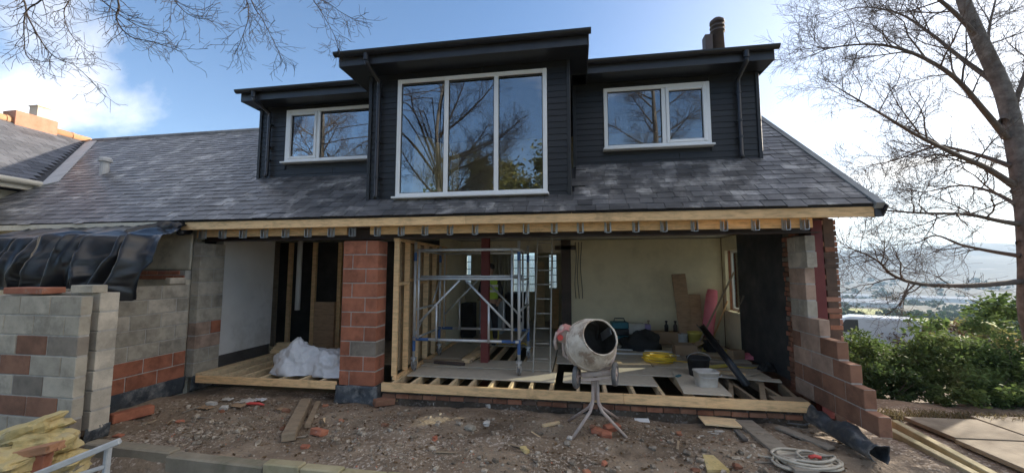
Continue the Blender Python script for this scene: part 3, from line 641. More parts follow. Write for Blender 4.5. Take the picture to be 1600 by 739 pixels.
# ---- wing on the far left, with orange ridge tiles, gutter and chimney
def build_wing():
    w = thing('house_wing', 'slate roofed wing with orange ridge tiles and cream gutter', 'house', (-13, 5, 0))
    p = math.atan2(5.86 - 3.83, 14.8 - 11.85); n = V((math.sin(p), 0, math.cos(p)))
    m = MB(); a = [V((-11.85, 1.5, 3.80)), V((-11.85, 6.95, 3.80)), V((-14.8, 9.68, 5.83)), V((-14.8, 1.5, 5.83))]; m.prism([q - n * .05 for q in a], n * .04)
    b = [V((-14.805, 1.5, 5.83)), V((-14.805, 9.68, 5.83)), V((-17.8, 9.68, 3.80)), V((-17.8, 1.5, 3.80))]; m.prism([q - V((0, 0, .05)) for q in b], (0, 0, .04))
    roof = m.build('wing_roof', 'roof_underlay', w); g = random.Random(4); cs = V((-math.cos(p), 0, math.sin(p))); gauge = .19; big = MB(); cnt = 0
    for k in range(19):
        s0 = k * gauge - .02; y = 1.42 + (k % 2) * .15
        while y < 9.6:
            x = -11.85 + cs.x * (s0 + .1); lim = 6.95 + (-11.85 - x) * .925 - .12
            if y + .3 > lim + .12: break
            c = V((-11.85, y + .149, 3.80)) + cs * (s0 + .17) + n * .006
            if V((c.x, c.y, c.z)).y > 5.9: piece('slate', (.34, .292, .008), 'slate_wing', roof, c, (0, p - .035, g.uniform(-.006, .006)), .003)
            else:
                M = Matrix.Rotation(p - .035, 3, 'Y'); big.add([M @ V((a_ * .17, b_ * .146, c_ * .004)) + c for a_, b_, c_ in ((-1, -1, -1), (1, -1, -1), (1, 1, -1), (-1, 1, -1), (-1, -1, 1), (1, -1, 1), (1, 1, 1), (-1, 1, 1))], [(4, 5, 6, 7), (0, 1, 5, 4), (1, 2, 6, 5), (2, 3, 7, 6), (3, 0, 4, 7)])
            y += .298
    stuff(big.build('side_slates', 'slate_wing', roof))
    for i in range(17):
        y = 9.62 - i * .46; q = MB(); q.tube([(-14.8, y, 5.82 + .01 * (i % 2)), (-14.8, y - .45, 5.82 + .01 * (i % 2))], .13, 12); q.tube([(-14.8, y - .40, 5.82), (-14.8, y - .465, 5.82)], .145, 12); q.build('ridge_tile', 'terracotta', roof)
    m = MB(); m.box(-17.6, -12.2, 2.0, 7.2, -.3, 3.6); m.build('wall', 'plaster_beige', w)
    m = MB(); m.box(-12.0, -11.86, 2.0, 6.86, 3.62, 3.74); m.build('fascia', 'upvc_cream', w)
    m = MB(); m.tube([(-11.80, 2.0, 3.78), (-11.80, 6.88, 3.78)], .065, 12); m.build('gutter', 'upvc_cream', w)
    m = MB(); m.tube([(-11.80, 6.84, 3.75), (-11.75, 7.0, 3.72)], .05, 10); m.build('gutter_outlet', 'upvc_cream', w)
    m = MB(); m.box(-15.05, -14.6, 7.88, 8.74, 5.6, 6.10); ch = m.build('chimney', 'brick_orange', w)
    m = MB(); m.prism([(-14.95, 8.32, 6.102), (-14.66, 8.32, 6.102), (-14.66, 8.58, 6.102), (-14.95, 8.58, 6.102)], (.0, 0, .30)); m.box(-14.97, -14.64, 8.30, 8.60, 6.403, 6.43); m.build('chimney_pot', 'plaster_beige', ch)
build_wing()
# ---- loose blockwork: walls of separate blocks on a recessed mortar core
def block_wall(name, label, axis, t0, t1, z0, courses, kind, hz=.225, group=None, L=.44):
    """courses: list of (a0, a1) from bottom to top along the axis; t0..t1 is the thickness"""
    a_mid = (courses[0][0] + courses[0][1]) / 2; tm = (t0 + t1) / 2
    w = thing(name, label, 'wall', (a_mid, tm, z0) if axis == 'x' else (tm, a_mid, z0), group); g = random.Random(len(label)); m = MB()
    for k, (a0, a1) in enumerate(courses):
        z = z0 + k * hz; i = 8e-3
        spans = [(a0, a1, z, z + hz - .0145)]
        if k < len(courses) - 1: spans.append((max(a0, courses[k + 1][0]), min(a1, courses[k + 1][1]), z + hz - .0145, z + hz))
        for s0, s1, za, zb in spans:
            if axis == 'x': m.box(s0 + i, s1 - i, t0 + i, t1 - i, za, zb)
            else: m.box(t0 + i, t1 - i, s0 + i, s1 - i, za, zb)
        a = a1; first = True
        while a > a0 + .02:
            l = L if not (first and k % 2) else L * .48
            first = False; b = max(a - l, a0)
            if b - a0 < .06: b = a0
            ln = round(a - b - .013, 3); c = (a + b) / 2 + .0; mt = kind(k, c, a0, a1)
            th = t1 - t0; size = (ln, th, hz - .014) if axis == 'x' else (th, ln, hz - .014)
            loc = (c, tm + g.uniform(-.002, .002), z + (hz - .014) / 2 + .001) if axis == 'x' else (tm + g.uniform(-.002, .002), c, z + (hz - .014) / 2 + .001)
            piece('block', size, mt, w, loc, (0, 0, g.uniform(-.004, .004)), .006); a = b - .0
    m.build('mortar', 'mortar', w); return w
def pick(g, **k): return g.choices(list(k), list(k.values()))[0]
def build_blocks():
    g = random.Random(77)
    def front(k, c, a0, a1):
        if k >= 5: return 'block_grey'
        if k in (4, 1) and -6.6 < c < -5.9: return 'block_brown'
        if k == 3 and c < -6.2: return 'block_brown'
        return pick(g, block_grey=4, block_damp=1.5)
    block_wall('block_wall', 'low grey and brown block wall end standing in front of the black plastic sheet', 'x', 3.65, 3.76, 0., [(-8.3, -5.5)] * 7, front)
    block_wall('block_wall', 'narrow pale block leaf behind a dark cavity gap beside the low wall end', 'x', 3.83, 4.03, 0.03, [(-6.95, -5.5)] * 7, lambda k, c, a, b: 'block_pale' if c > -5.8 else 'block_grey')
    block_wall('block_wall', 'return block wall with red bottom courses running back to the house', 'y', -6.50, -6.40, .12, [(4.06, 5.72)] * 6 + [(4.06, 5.7)], lambda k, c, a, b: 'block_red' if k < 2 else pick(g, block_pale=2, block_grey=6), .2165)
    def lp(k, c, a, b): return pick(g, block_brown=2, block_pink=1, block_grey=1) if k < 2 else (pick(g, block_red=1, block_pink=1, block_damp=1) if k < 4 else pick(g, block_grey=4, block_pale=1))
    block_wall('block_pier', 'grey block pier with reddish lower courses at the end of the white plaster wall', 'y', -6.50, -6.34, .09, [(5.80, 6.29)] * 10, lp)
    # central red pier: two leaves deep
    cp = block_wall('block_pier', 'red block pier between the two open bays', 'x', 5.78, 6.08, .09, [(-3.67, -3.06)] * 10, lambda k, c, a, b: 'block_damp' if (k == 2 and c > -3.4) else 'block_red')
    tops = [4.82, 5.01, 5.21, 5.41, 5.74, 5.98, 5.99, 5.99, 5.92, 5.94]
    def rp(k, c, a, b):
        if k < 4: return 'block_brown' if c < 5.75 else pick(g, block_pink=1, block_brown=1)
        if k == 4: return 'block_pink'
        return pick(g, block_grey=2, block_pale=2, block_pink=1)
    block_wall('stepped_block_wall', 'unfinished block wall stepping down from the eaves towards the stone path', 'y', 3.10, 3.225, .12, [(t, 6.42) for t in tops], rp, .2225)
    # odd bricks and blocks left on top
    tag(piece_top('loose_block', (.30, .16, .09), 'block_grey', (-5.68, 3.83, 1.64), .05), 'cut grey block piece lying on the low wall beside the cavity', 'block')
    tag(piece_top('loose_brick', (.55, .22, .075), 'brick_clay', (-6.35, 3.75, 1.62), .04), 'long orange clay tile lying on top of the low block wall', 'brick')
    tag(piece_top('loose_block', (.10, .26, .10), 'block_pale', (-6.45, 5.50, 1.69), 0), 'small pale block piece on top of the return wall near the pier', 'block')
def piece_top(name, size, mt, loc, rz):
    return MB().cbox((0, 0, 0), size, Matrix.Rotation(rz, 3, 'Z'), .008).build_at(name, mt, loc)
def _build_at(s, name, mt, loc, smooth=False):
    """mesh given around its own base point, placed at loc"""
    s.v = [(p[0] + loc[0], p[1] + loc[1], p[2] + loc[2]) for p in s.v]
    return s.build(name, mt, None, smooth, origin=loc)
MB.build_at = _build_at
build_blocks()
# damp proof membrane round wall feet
def build_membranes():
    def strip(name, pts, z0, z1, label, th=.012, seed=0):
        def fn(u, v):
            t = u * (len(pts) - 1); i = min(int(t), len(pts) - 2); p = V((*pts[i], 0)).lerp(V((*pts[i + 1], 0)), t - i); d = (V((*pts[i + 1], 0)) - V((*pts[i], 0))).normalized(); nn = V((d.y, -d.x, 0))
            z = z1 + (z0 - z1) * v + .012 * fbm(u * 7, v * 2, seed) * (1 - v * .5)
            return p + nn * (.012 + .03 * v * v + .018 * abs(fbm(u * 9 + v * 2, v * 1.6, seed, 4))) + V((0, 0, z))
        m = MB(); m.grid(fn, 60, 10); o = m.build(name, 'membrane', None, True, origin=(pts[0][0], pts[0][1], z0)); sd = o.modifiers.new('thick', 'SOLIDIFY'); sd.thickness = .004; tag(o, label, 'membrane'); return o
    strip('plastic_membrane', [(-6.39, 4.05), (-6.385, 5.74), (-6.49, 5.76)][::-1][1:], -.15, .125, 'dark crinkled plastic membrane along the foot of the return wall', seed=1).location.z += .0
    strip('plastic_membrane', [(-3.69, 6.0), (-3.69, 5.765), (-3.04, 5.765), (-3.04, 6.0)], -.17, .10, 'black plastic membrane wrapped round the foot of the red pier', seed=2)
    strip('plastic_membrane', [(-5.50, 3.80), (-5.485, 4.04)][::-1], -.1, .06, 'bluish plastic membrane under the narrow pale block leaf', seed=3)
    strip('plastic_membrane', [(-6.32, 5.79), (-6.32, 6.2)][::-1], -.15, .1, 'black plastic membrane at the foot of the grey block pier', seed=6)
    # long open-ended membrane roll lying along the stepped wall
    def fn(u, v):
        y = 6.25 - 1.62 * u; a = R(-60) + R(300) * v; r = (.062 + .034 * u) * (1 + .34 * fbm(u * 5, v * 2.2, 9, 3) + .10 * fbm(u * 18, v * 7, 4)); x = 2.96 - .02 * math.sin(u * 5)
        return V((x + r * math.cos(a) * .95, y + .05 * fbm(v * 3, 1), .00 + r + .02 * (1 - u) + r * math.sin(a) * (1 + .5 * (1 - u)) - .07))
    m = MB(); m.grid(fn, 70, 26); o = m.build('plastic_membrane', 'membrane', None, True, origin=(2.96, 5.4, -.1)); o.modifiers.new('thick', 'SOLIDIFY').thickness = .006
    tag(o, 'grey plastic membrane rolled into an open tube along the foot of the stepped wall', 'membrane')
build_membranes()
# ================================================================== FLOORS
def build_floor():
    F = thing('floor_frame', 'right bay floor of timber joists with loose grey chipboard sheets and open gaps', 'floor', (0, 5.8, 0)); g = random.Random(9)
    m = MB(); m.bar((-2.93, 5.75, .105), (.62, 5.75, .108), .05, .125); m.build('front_beam', 'timber', F)
    m = MB(); m.bar((.625, 5.75, .108), (2.93, 5.75, .112), .05, .125); m.build('front_beam', 'timber', F)
    x = -2.78; i = 0
    while x < 2.95:
        m = MB(); m.bar((x, 5.78, .105), (x + g.uniform(-.01, .01), 9.6, .105), .047, .12); m.build('joist', 'timber_pale' if x < 2.1 else 'timber_old', F); x += .30 if x < -.4 else .385
    m = MB(); m.box(-2.84, -2.78, 5.9, 9.5, .168, .21); m.build('sole_plate', 'timber', F)
    zt = .178
    sheets = [(-2.70, -.34, 6.13, 6.72), (-2.74, -.42, 6.80, 7.40), (-2.74, -2.2, 7.44, 8.8), (-.93, -.42, 7.44, 8.8), (-2.74, -.3, 8.84, 9.55),
              (-.22, 1.16, 6.16, 6.72), (-.05, 1.95, 6.755, 7.33), (1.96, 3.0, 6.9, 7.33), (-.38, 1.3, 7.36, 7.94), (1.32, 3.1, 7.36, 7.94), (-.4, 2.0, 7.96, 8.54), (2.02, 3.15, 7.96, 8.54), (-.4, 3.2, 8.56, 9.6),
              (-2.8, -.4, 9.62, 11.4), (-2.8, -.4, 11.42, 13.3)]
    for k, (x0, x1, y0, y1) in enumerate(sheets):
        piece('floor_sheet', (round(x1 - x0, 3), round(y1 - y0, 3), .02), 'chipboard', F, ((x0 + x1) / 2, (y0 + y1) / 2, zt + .0007 * (k % 3)), (0, 0, g.uniform(-.006, .006)), .003)
    # sheet laid askew under the tub, narrow board by the right wall
    m = MB(); q = [PZ(1050, 580, .20), PZ(1068, 614, .20), PZ(1144, 618, .20), PZ(1121, 596, .20)]; m.prism([V((p.x, p.y, .192)) for p in q], (0, 0, .02)); tag(m.build('loose_sheet', 'chipboard', None, origin=(q[0].x, q[0].y, .19)), 'loose chipboard sheet lying askew under the white tub', 'board')
    m = MB(); m.bar((2.15, 6.86, .20), (3.02, 6.66, .20), .16, .022); tag(m.build('loose_board', 'chipboard', None, origin=(2.6, 6.76, .19)), 'short grey board bridging the open joists beside the stepped wall', 'board')
    for (a, b, w, h, mt) in [((2.02, 5.82, .10), (2.34, 6.72, .10), .06, .13, 'timber_old'), ((2.42, 5.82, .11), (2.80, 6.8, .11), .07, .12, 'timber_old'), ((2.86, 5.84, .10), (3.02, 6.7, .10), .05, .13, 'timber_old')]:
        m = MB(); m.bar(a, b, w, h); m.build('joist', mt, F)
    m = MB(); m.box(2.55, 2.95, 5.80, 5.98, .15, .172); m.build('noggin', 'timber_old', F)
    # dwarf wall of bricks under the front beam
    m = MB(); m.box(-2.95, 2.92, 5.80, 5.90, -.3, .038); dw = m.build('dwarf_wall', 'dirt_dark', F); x = -2.94
    while x < 2.85: piece('brick', (.205, .1, .062), g.choice(['brick_old', 'block_brown', 'brick_dirty']), dw, (x + .105, 5.835 + g.uniform(-.01, .006), -.034 + g.uniform(-.004, .004)), (0, 0, g.uniform(-.03, .03)), .006); x += .215
    # left bay
    B = thing('floor_frame', 'left bay floor of bare timber joists behind the white rubble bag', 'floor', (-5, 5.8, 0))
    m = MB(); m.bar((-6.22, 5.77, .075), (-3.70, 5.77, .085), .05, .11); m.build('front_beam', 'timber', B)
    x = -6.15
    while x < -3.7:
        m = MB(); m.bar((x, 5.80, .082), (x + .02, 9.2, .082), .05, .11); m.build('joist', 'timber_pale', B); x += .36
    m = MB(); m.box(-6.33, -6.2, 5.85, 9.1, .06, .14); m.build('wall_plate', 'timber_pale', B)
    m = MB(); m.box(-5.4, -3.1, 6.9, 9.2, .145, .165); m.build('floor_sheet', 'osb', B)
build_floor()
def build_studs():
    # partition right of the red pier: studs, noggings, plates
    P = thing('stud_partition', 'open timber stud partition running back from the red pier', 'partition', (-2.84, 7, .17)); g = random.Random(2)
    for y in (5.97, 6.37, 6.80, 7.24, 7.68, 8.12, 8.3):
        m = MB(); m.box(-2.885 + g.uniform(-.004, .004), -2.80, y - .022, y + .022, .212, 2.33); m.build('stud', 'timber' if y < 6.5 else 'timber_pale', P)
    m = MB(); m.box(-2.885, -2.795, 5.93, 8.34, 2.332, 2.375); m.build('head_plate', 'timber', P)
    for i, (a, b) in enumerate(((5.993, 6.347), (6.393, 6.777), (6.823, 7.217), (7.263, 7.657))):
        z = 1.62 + .05 * (i % 2); m = MB(); m.box(-2.88, -2.805, a, b, z, z + .045); m.build('nogging', 'timber', P)
    m = MB(); m.box(-2.96, -2.945, 6.35, 8.3, .2, 2.33); m.build('lining_sheet', 'osb', P)
    # studs at the back of the left bay
    P = thing('stud_partition', 'timber studs with a brown hardboard panel at the back of the left bay', 'partition', (-5.6, 8.2, .14))
    for px in (430, 452, 490, 530):
        x = PY(px, 450, 8.2).x; m = MB(); m.box(x - .045, x + .045, 8.18, 8.24, .14, 2.5); m.build('stud', 'timber_old' if px < 440 else 'timber', P)
    m = MB(); m.box(-5.80, -5.31, 8.10, 8.175, .14, 1.16); m.build('panel', 'ply', P)
    m = MB(); m.tube([(-6.18, 8.05, .98), (-6.18, 8.05, 2.55)], .055, 14); tag(m.build('soil_pipe', 'upvc', None, True, origin=(-6.18, 8.05, .98)), 'white plastic soil pipe hanging down at the back of the left bay', 'pipe')
    for k in range(5): tag(MB().cbox((0, 0, 0), (.42 - .03 * k, .09, .04), Matrix.Rotation(.1 * k, 3, 'Z')).build_at('timber_offcut', 'timber_pale', (-6.15 + .01 * k, 7.55 + .02 * k, .16 + .041 * k)), ['lowest', 'second lowest', 'middle', 'second highest', 'topmost'][k] + ' pale timber offcut of the small stack in the left bay', 'timber', 'stacked timber offcuts')
build_studs()
# ================================================================== SHEETS AND BAGS
def build_tarp():
    g = random.Random(19); folds = [(g.uniform(0, 1.02), g.uniform(-.06, .06), g.uniform(.006, .020), g.uniform(.03, .10), g.uniform(.05, .3)) for _ in range(30)] + [(.55, .03, .030, .15, .1), (.66, -.04, .020, .18, .2), (.76, .02, .034, .16, .05), (.86, -.05, .018, .20, .15), (.93, .03, .026, .17, .1)]
    def fn(u, v):
        x0 = -9.6; big = fbm(u * 4.2, v * .8, 8, 3); vr = noise.voronoi(V((u * 9 + .5 * v, v * 3.2, 1.5)))[0]; crease = 3.2 * (vr[1] - vr[0] - .3) + fbm(u * 16 + v * 3, v * 4, 2, 3)
        if v < .38: t = v / .38; y = 5.56 - .95 * t; z = 2.635 - .30 * t - .05 * math.sin(t * 3.1) + .03 * fbm(u * 7, t * 2, 1)
        else: t = (v - .38) / .62; y = 4.60 - .16 * t - .10 * math.sin(t * 3); z = 2.335 + .07 * math.sin(min(1, t * 4) * 3.14) - t * (.76 + .08 * big + .10 * sm(.84, .95, u))
        f = sum(am * math.exp(-((u - uc - sk * (v - .38)) / (w * (.6 + .8 * v))) ** 2) * sm(st, st + .35, v) for uc, sk, w, am, st in folds)
        w = sm(.2, .45, v); xr = -6.36 + .92 * sm(.0, .45, v) - .10 * sm(.6, 1, v)
        x = x0 + (xr - x0) * u; bun = sm(.80, .97, u)
        y += -w * (f + .05 * big + .012 * crease) - bun * w * .10; z += (1 - w) * (f * .7 + .03 * big) + .012 * crease + bun * .05 * fbm(u * 22, v * 5, 2)
        x += w * (.04 * fbm(v * 4, u * 8, 11)) + f * .25 * fbm(u * 6, v * 2, 5)
        return V((x, y, z))
    m = MB(); m.grid(fn, 260, 70); o = m.build('plastic_sheet', 'polythene', None, True, origin=(-7.5, 4.6, 1.6)); o.modifiers.new('thick', 'SOLIDIFY').thickness = .003
    tag(o, 'black plastic sheet draped from the eaves over the low block walls', 'sheet')
    # twisted loose end against the eaves timber
    m = MB(); pts = []
    def tw(u, v):
        c = V((-6.72 + .34 * u, 5.52 - .55 * (1 - u) ** 2, 2.50 + .12 * math.sin(u * 3) - .12 * (1 - u))); a = 6.283 * v; r = (.11 + .05 * fbm(u * 4, 1, 1)) * (1 + .28 * fbm(math.cos(a) * 1.4, math.sin(a) * 1.4, u * 4, 3))
        return c + V((.15 * r * math.cos(a), r * math.cos(a), r * math.sin(a) * .8))
    m.grid(tw, 40, 24); tag(m.build('plastic_sheet', 'polythene', None, True, origin=(-6.55, 5.4, 2.4)), 'bunched end of black plastic tucked under the eaves beam above the cream patch', 'sheet')
    # the strip of brick and pale render the sheet leaves bare
    m = MB(); m.box(-8.2, -6.53, 5.74, 5.9, .0, 1.70); m.build('old_plinth', 'plaster_beige', house)
    pl = MB(); pl.box(-7.9, -6.53, 5.72, 5.84, 1.702, 1.86); po = pl.build('brick_band', 'mortar', house); g = random.Random(1)
    for k in range(2):
        for i in range(6): piece('brick', (.205, .1, .066), 'brick_clay', po, (-6.64 - i * .217 - .1 * k, 5.755, 1.742 + k * .077), (0, 0, g.uniform(-.02, .02)), .006)
    m = MB(); m.grid(lambda u, v: (-7.7 + 1.17 * u, 5.80 - .02 * fbm(u * 4, v * 4, 2), 1.865 + .62 * v), 30, 20); o = m.build('render_patch', 'plaster_beige', house, True); o.modifiers.new('t', 'SOLIDIFY').thickness = .03
build_tarp()
def build_bag():
    g = random.Random(14)
    def lump(cx, cy, rx, ry, rz, seed):
        def fn(u, v):
            a = 6.2832 * u; b = -.2 + (1.57 + .2) * v; d = V((math.cos(a) * math.cos(b), math.sin(a) * math.cos(b), math.sin(b)))
            def cr(k, o): ds = noise.voronoi(V((d.x * k + seed + o, d.y * k, d.z * k * .8)))[0]; return ds[1] - ds[0]
            r = .92 + .30 * fbm(d.x * 1.2 + seed, d.y * 1.2, d.z * 1.2, 2) + .22 * cr(1.5, 0) - .14 * cr(3.1, 4) + .06 * cr(6.5, 7)
            p = V((cx + rx * d.x * r, cy + ry * d.y * r, max(.142, .14 + rz * max(d.z, 0) ** .75 * r))); return p
        return fn
    m = MB(); m.grid(lump(-4.72, 6.22, .50, .30, .50, 1), 130, 44); tag(m.build('rubble_bag', 'bag_white', None, True, origin=(-4.72, 6.22, .14)), 'crumpled white plastic sack, the taller one beside the plaster wall', 'bag')
    m = MB(); m.grid(lump(-4.0, 6.2, .44, .28, .40, 9), 130, 44); tag(m.build('rubble_bag', 'bag_white', None, True, origin=(-4.0, 6.2, .14)), 'crumpled white plastic sack slumped against the red pier', 'bag')
build_bag()
# ================================================================== SCAFFOLD TOWER AND LADDER
def build_tower():
    X0, X1, Y0, Y1, z0 = -2.70, -.92, 6.38, 7.62, .19
    T = thing('scaffold_tower', 'aluminium scaffold tower on castors standing on the chipboard floor', 'scaffold', (-1.8, 7, z0)); r = .025
    def tb(name, a, b, rad=r, mt='alu', par=T): m = MB(); m.tube([a, b], rad, 10); return m.build(name, mt, par, True)
    for x, y in ((X0, Y0), (X1, Y0), (X0, Y1), (X1, Y1)):
        p = tb('post', (x, y, .42), (x, y, 2.34))
        m = MB(); m.tube([(x, y, .52), (x, y, .75)], .0275, 10); m.build('blue_sleeve', 'blue_tape', p)
        m = MB(); m.tube([(x, y, 2.02), (x, y, 2.16)], .0275, 10); m.build('blue_sleeve', 'blue_tape', p)
        c = tb('castor_stem', (x, y, .26), (x, y, .43), .019, 'galv'); m = MB(); M = Matrix.Rotation(R(90), 3, 'Y'); m.lathe([(0, -.022), (.055, -.022), (.065, -.012), (.065, .012), (.055, .022), (0, .022)], 18, M, (x, y + .03, z0 + .066)); m.build('castor_wheel', 'rubber', c)
        m = MB(); m.box(x - .035, x - .027, y - .02, y + .06, z0 + .05, z0 + .15); m.box(x + .027, x + .035, y - .02, y + .06, z0 + .05, z0 + .15); m.box(x - .035, x + .035, y - .02, y + .06, z0 + .151, z0 + .16); m.build('castor_fork', 'galv', c)
        m = MB(); m.lathe([(.026, -.02), (.05, -.02), (.05, .02), (.026, .02)], 10, None, (x, y, .40)); m.build('adjuster_collar', 'galv', c)
    for x in (X0, X1):
        for z in (.72, 1.2, 1.7, 2.2): tb('frame_rung', (x, Y0, z), (x, Y1, z), .020)
        tb('frame_brace', (x, Y0 + .02, .76), (x, Y0 + .34, .98), .016); tb('frame_brace', (x, Y1 - .02, 1.66), (x, Y1 - .4, 1.25), .016)
    for y, dx in ((Y0 - .035, 0), (Y1 + .035, .0)):
        b = tb('ledger', (X0, y, .72), (X1, y, .72), .024); tb('ledger', (X0, y, 2.2), (X1, y, 2.2), .024)
        for s in (0, 1):
            m = MB(); x = X0 + .05 if s == 0 else X1 - .27; m.tube([(x, y, .72), (x + .22, y, .72)], .0265, 10); m.build('blue_sleeve', 'blue_tape', b)
        # guard frame: top rail, two raking struts, short uprights
        yy = y - .05; A = X0 + .10; B = X1 - .10; mid = (A + B) / 2 - .03
        tb('guard_rail', (A, yy, 1.72), (B, yy, 1.72), .022); tb('guard_rail', (A + .03, yy + .03, 1.76), (B, yy + .03, 1.76), .016)
        tb('strut', (mid - .05, yy, 1.70), (A + .02, yy, 1.00), .019); tb('strut', (mid + .05, yy, 1.70), (B - .02, yy, .96), .019)
        tb('guard_upright', (A + .32, yy, 1.30), (A + .32, yy, .70), .017); tb('guard_upright', (B - .38, yy, 1.32), (B - .38, yy, .70), .017)
        tb('guard_end', (A, yy, .74), (A, yy, 2.2), .018); tb('guard_end', (B, yy, .74), (B, yy, 2.2), .018)
    L = thing('ladder', 'narrow aluminium ladder leaning beside the scaffold tower', 'ladder', (-.58, 6.7, .19)); m = None
    a0, a1 = V((-.72, 6.62, .19)), V((-.66, 6.98, 2.55)); b0, b1 = V((-.44, 6.64, .19)), V((-.41, 7.0, 2.55))
    for p, q in ((a0, a1), (b0, b1)): m = MB(); m.bar(p, q, .022, .05, (0, 1, 0)); m.build('stile', 'alu_dull', L)
    for k in range(9): t = .09 + k * .103; m = MB(); m.tube([a0.lerp(a1, t), b0.lerp(b1, t)], .011, 8); m.build('rung', 'alu_dull', L, True)
build_tower()
# ================================================================== CEMENT MIXER
def build_mixer():
    c = V((.16, 5.02, -.1)); T = thing('cement_mixer', 'small cement spattered mixer with tilted drum on a splayed tube stand', 'cement mixer', c)
    def ztop(x, y): return yard_z(x, y)
    def tb(name, pts, rad=.02, mt='mixer_frame', n=10, par=T): m = MB(); m.tube(pts, rad, n); return m.build(name, mt, par, True)
    hub = PY(930, 600, 5.02)
    feet = [PZ(893, 688, -.12), PZ(979, 684, -.12), PZ(888, 652, -.12), PZ(966, 650, -.12)]
    for i, f in enumerate(feet):
        sx = -1 if i % 2 == 0 else 1; sy = -1 if i < 2 else 1
        t = V((hub.x + sx * .028, hub.y + sy * .028, hub.z + .06)); k = V((hub.x + sx * .03, hub.y + sy * .03, hub.z - .20)); k2 = k.lerp(f, .14) + V((0, 0, -.05))
        l = tb('leg', [t, k + V((0, 0, .02)), k + V((sx * .008, sy * .006, -.02)), k2, V((f.x, f.y, yard_z(f.x, f.y) - .004))], .019)
    tb('stand_post', [V((hub.x, hub.y, hub.z - .18)), V((hub.x, hub.y, hub.z + .16))], .024)
    # yoke bar, axle, wheels
    wl, wr = PY(901, 588, 4.95), PY(961, 584, 4.95)
    m = MB(); m.bar(wl + V((.05, 0, .02)), wr + V((-.03, 0, .02)), .05, .06, (0, 0, 1), .012); m.bar(wl + V((.05, -.05, -.03)), wr + V((-.03, -.05, -.03)), .03, .03, (0, 0, 1), .01); m.build('cradle_bar', 'mixer_frame', T)
    tb('axle', [wl + V((-.03, 0, 0)), wr + V((.03, 0, 0))], .012)
    for w in (wl, wr):
        M = Matrix.Rotation(R(90), 3, 'Y'); M = Matrix.Rotation(R(-14), 3, 'Z') @ M
        m = MB(); m.lathe([(.085, -.02), (.125, -.026), (.138, -.016), (.138, .016), (.125, .026), (.085, .02), (.085, -.02)], 28, M, w); wh = m.build('wheel', 'rubber', T, True)
        m = MB(); m.lathe([(0, -.014), (.088, -.012), (.088, .012), (0, .014)], 20, M, w)
        for k in range(6):
            a = k * 1.047; m.lathe([(0, .018), (.018, .018), (.022, .010)], 8, M, w + M @ V((.055 * math.cos(a), .055 * math.sin(a), 0)))
        m.lathe([(0, .03), (.022, .03), (.026, -.03), (0, -.03)], 12, M, w); m.build('rim', 'mixer_frame', wh)
    # drum: axis out of the mouth
    D = PY(922, 538, 5.0); ax = V((.36, -.82, .44)).normalized(); M = ax.to_track_quat('Z', 'Y').to_matrix()
    prof = [(0, -.276), (.05, -.275), (.10, -.272), (.19, -.25), (.25, -.205), (.288, -.13), (.303, -.05), (.303, .035), (.292, .10), (.262, .18), (.222, .255), (.207, .285), (.216, .292), (.217, .304), (.205, .308), (.197, .296)]
    fine = []
    for (r0, z0), (r1, z1) in zip(prof, prof[1:]): fine += [(r0 + (r1 - r0) * t / 3, z0 + (z1 - z0) * t / 3) for t in range(3)]
    m = MB(); m.lathe(fine + [prof[-1]], 96, M, D)
    m.v = [tuple(V(p) + (V(p) - D).normalized() * (.006 * fbm(p[0] * 14, p[1] * 14, p[2] * 14, 4) - .010 * max(0, fbm(p[0] * 4, p[1] * 4, p[2] * 4 + 5, 2) - .25))) for p in m.v]
    dr = m.build('drum', 'mixer_paint', T, True)
    m = MB(); m.lathe([(.196, .297), (.214, .25), (.252, .175), (.282, .095), (.293, .03), (.293, -.05), (.278, -.125), (.24, -.195), (.18, -.24), (.0, -.26)], 40, M, D); m.build('drum_inside', 'mixer_inside', dr, True)
    m = MB(); m.lathe([(.3035, -.03), (.312, -.028), (.312, .008), (.3035, .012)], 48, M, D); m.build('drum_band', 'mixer_paint', dr, True)
    for k in range(2):
        a = 1.0 + k * 2.6; pts = [M @ V(((.28 - .06 * abs(t)) * math.cos(a + t * .5), (.28 - .06 * abs(t)) * math.sin(a + t * .5), .17 * t)) + D for t in (-1, -.5, 0, .5, 1)]
        m = MB(); m.tube(pts, .018, 6); m.build('paddle', 'mixer_inside', dr, True)
    m = MB(); e1 = M @ V((.16, .05, 0)); m.bar(D + M @ V((.20, .10, -.05)), D + M @ V((.20, .10, .22)), .10, .012, tuple(M @ V((1, 0, 0)))); m.build('paddle_plate', 'galv', dr)
    # yoke arms from cradle to drum sides, motor and red cover
    side = M @ V((1, 0, 0)); side = V((side.x, side.y, 0)).normalized()
    low = (wl + wr) / 2 + V((0, .03, .03))
    tb('yoke_arm', [low + V((.02, .0, 0)), low + V((.17, .03, .05)), D + V((.30, .10, -.12)), D + V((.31, .10, -.02))], .02)
    tb('yoke_arm', [low + V((-.04, .0, 0)), low + V((-.18, .05, .06)), D + V((-.32, .04, -.14)), D + V((-.33, .02, .05))], .022)
    m = MB(); q = D + V((-.31, .10, .10)); m.cbox(q, (.17, .24, .20), Matrix.Rotation(.25, 3, 'Y'), .03); mt = m.build('motor_housing', 'mixer_frame', T)
    m = MB(); m.grid(lambda u, v: q + V((-.10 + .26 * u, -.15 + .28 * v, .125 - .12 * (2 * u - .9) ** 2 - .05 * (2 * v - 1) ** 2 + .02 * fbm(u * 5, v * 5))), 16, 14); o = m.build('motor_cover', 'mixer_cover', T, True); o.modifiers.new('t', 'SOLIDIFY').thickness = .012
    m = MB(); m.tube([q + V((-.09, -.10, .04)), q + V((-.12, -.11, -.08)), q + V((-.10, -.10, -.17))], .02, 8); m.build('tilt_handle', 'mixer_frame', T, True)
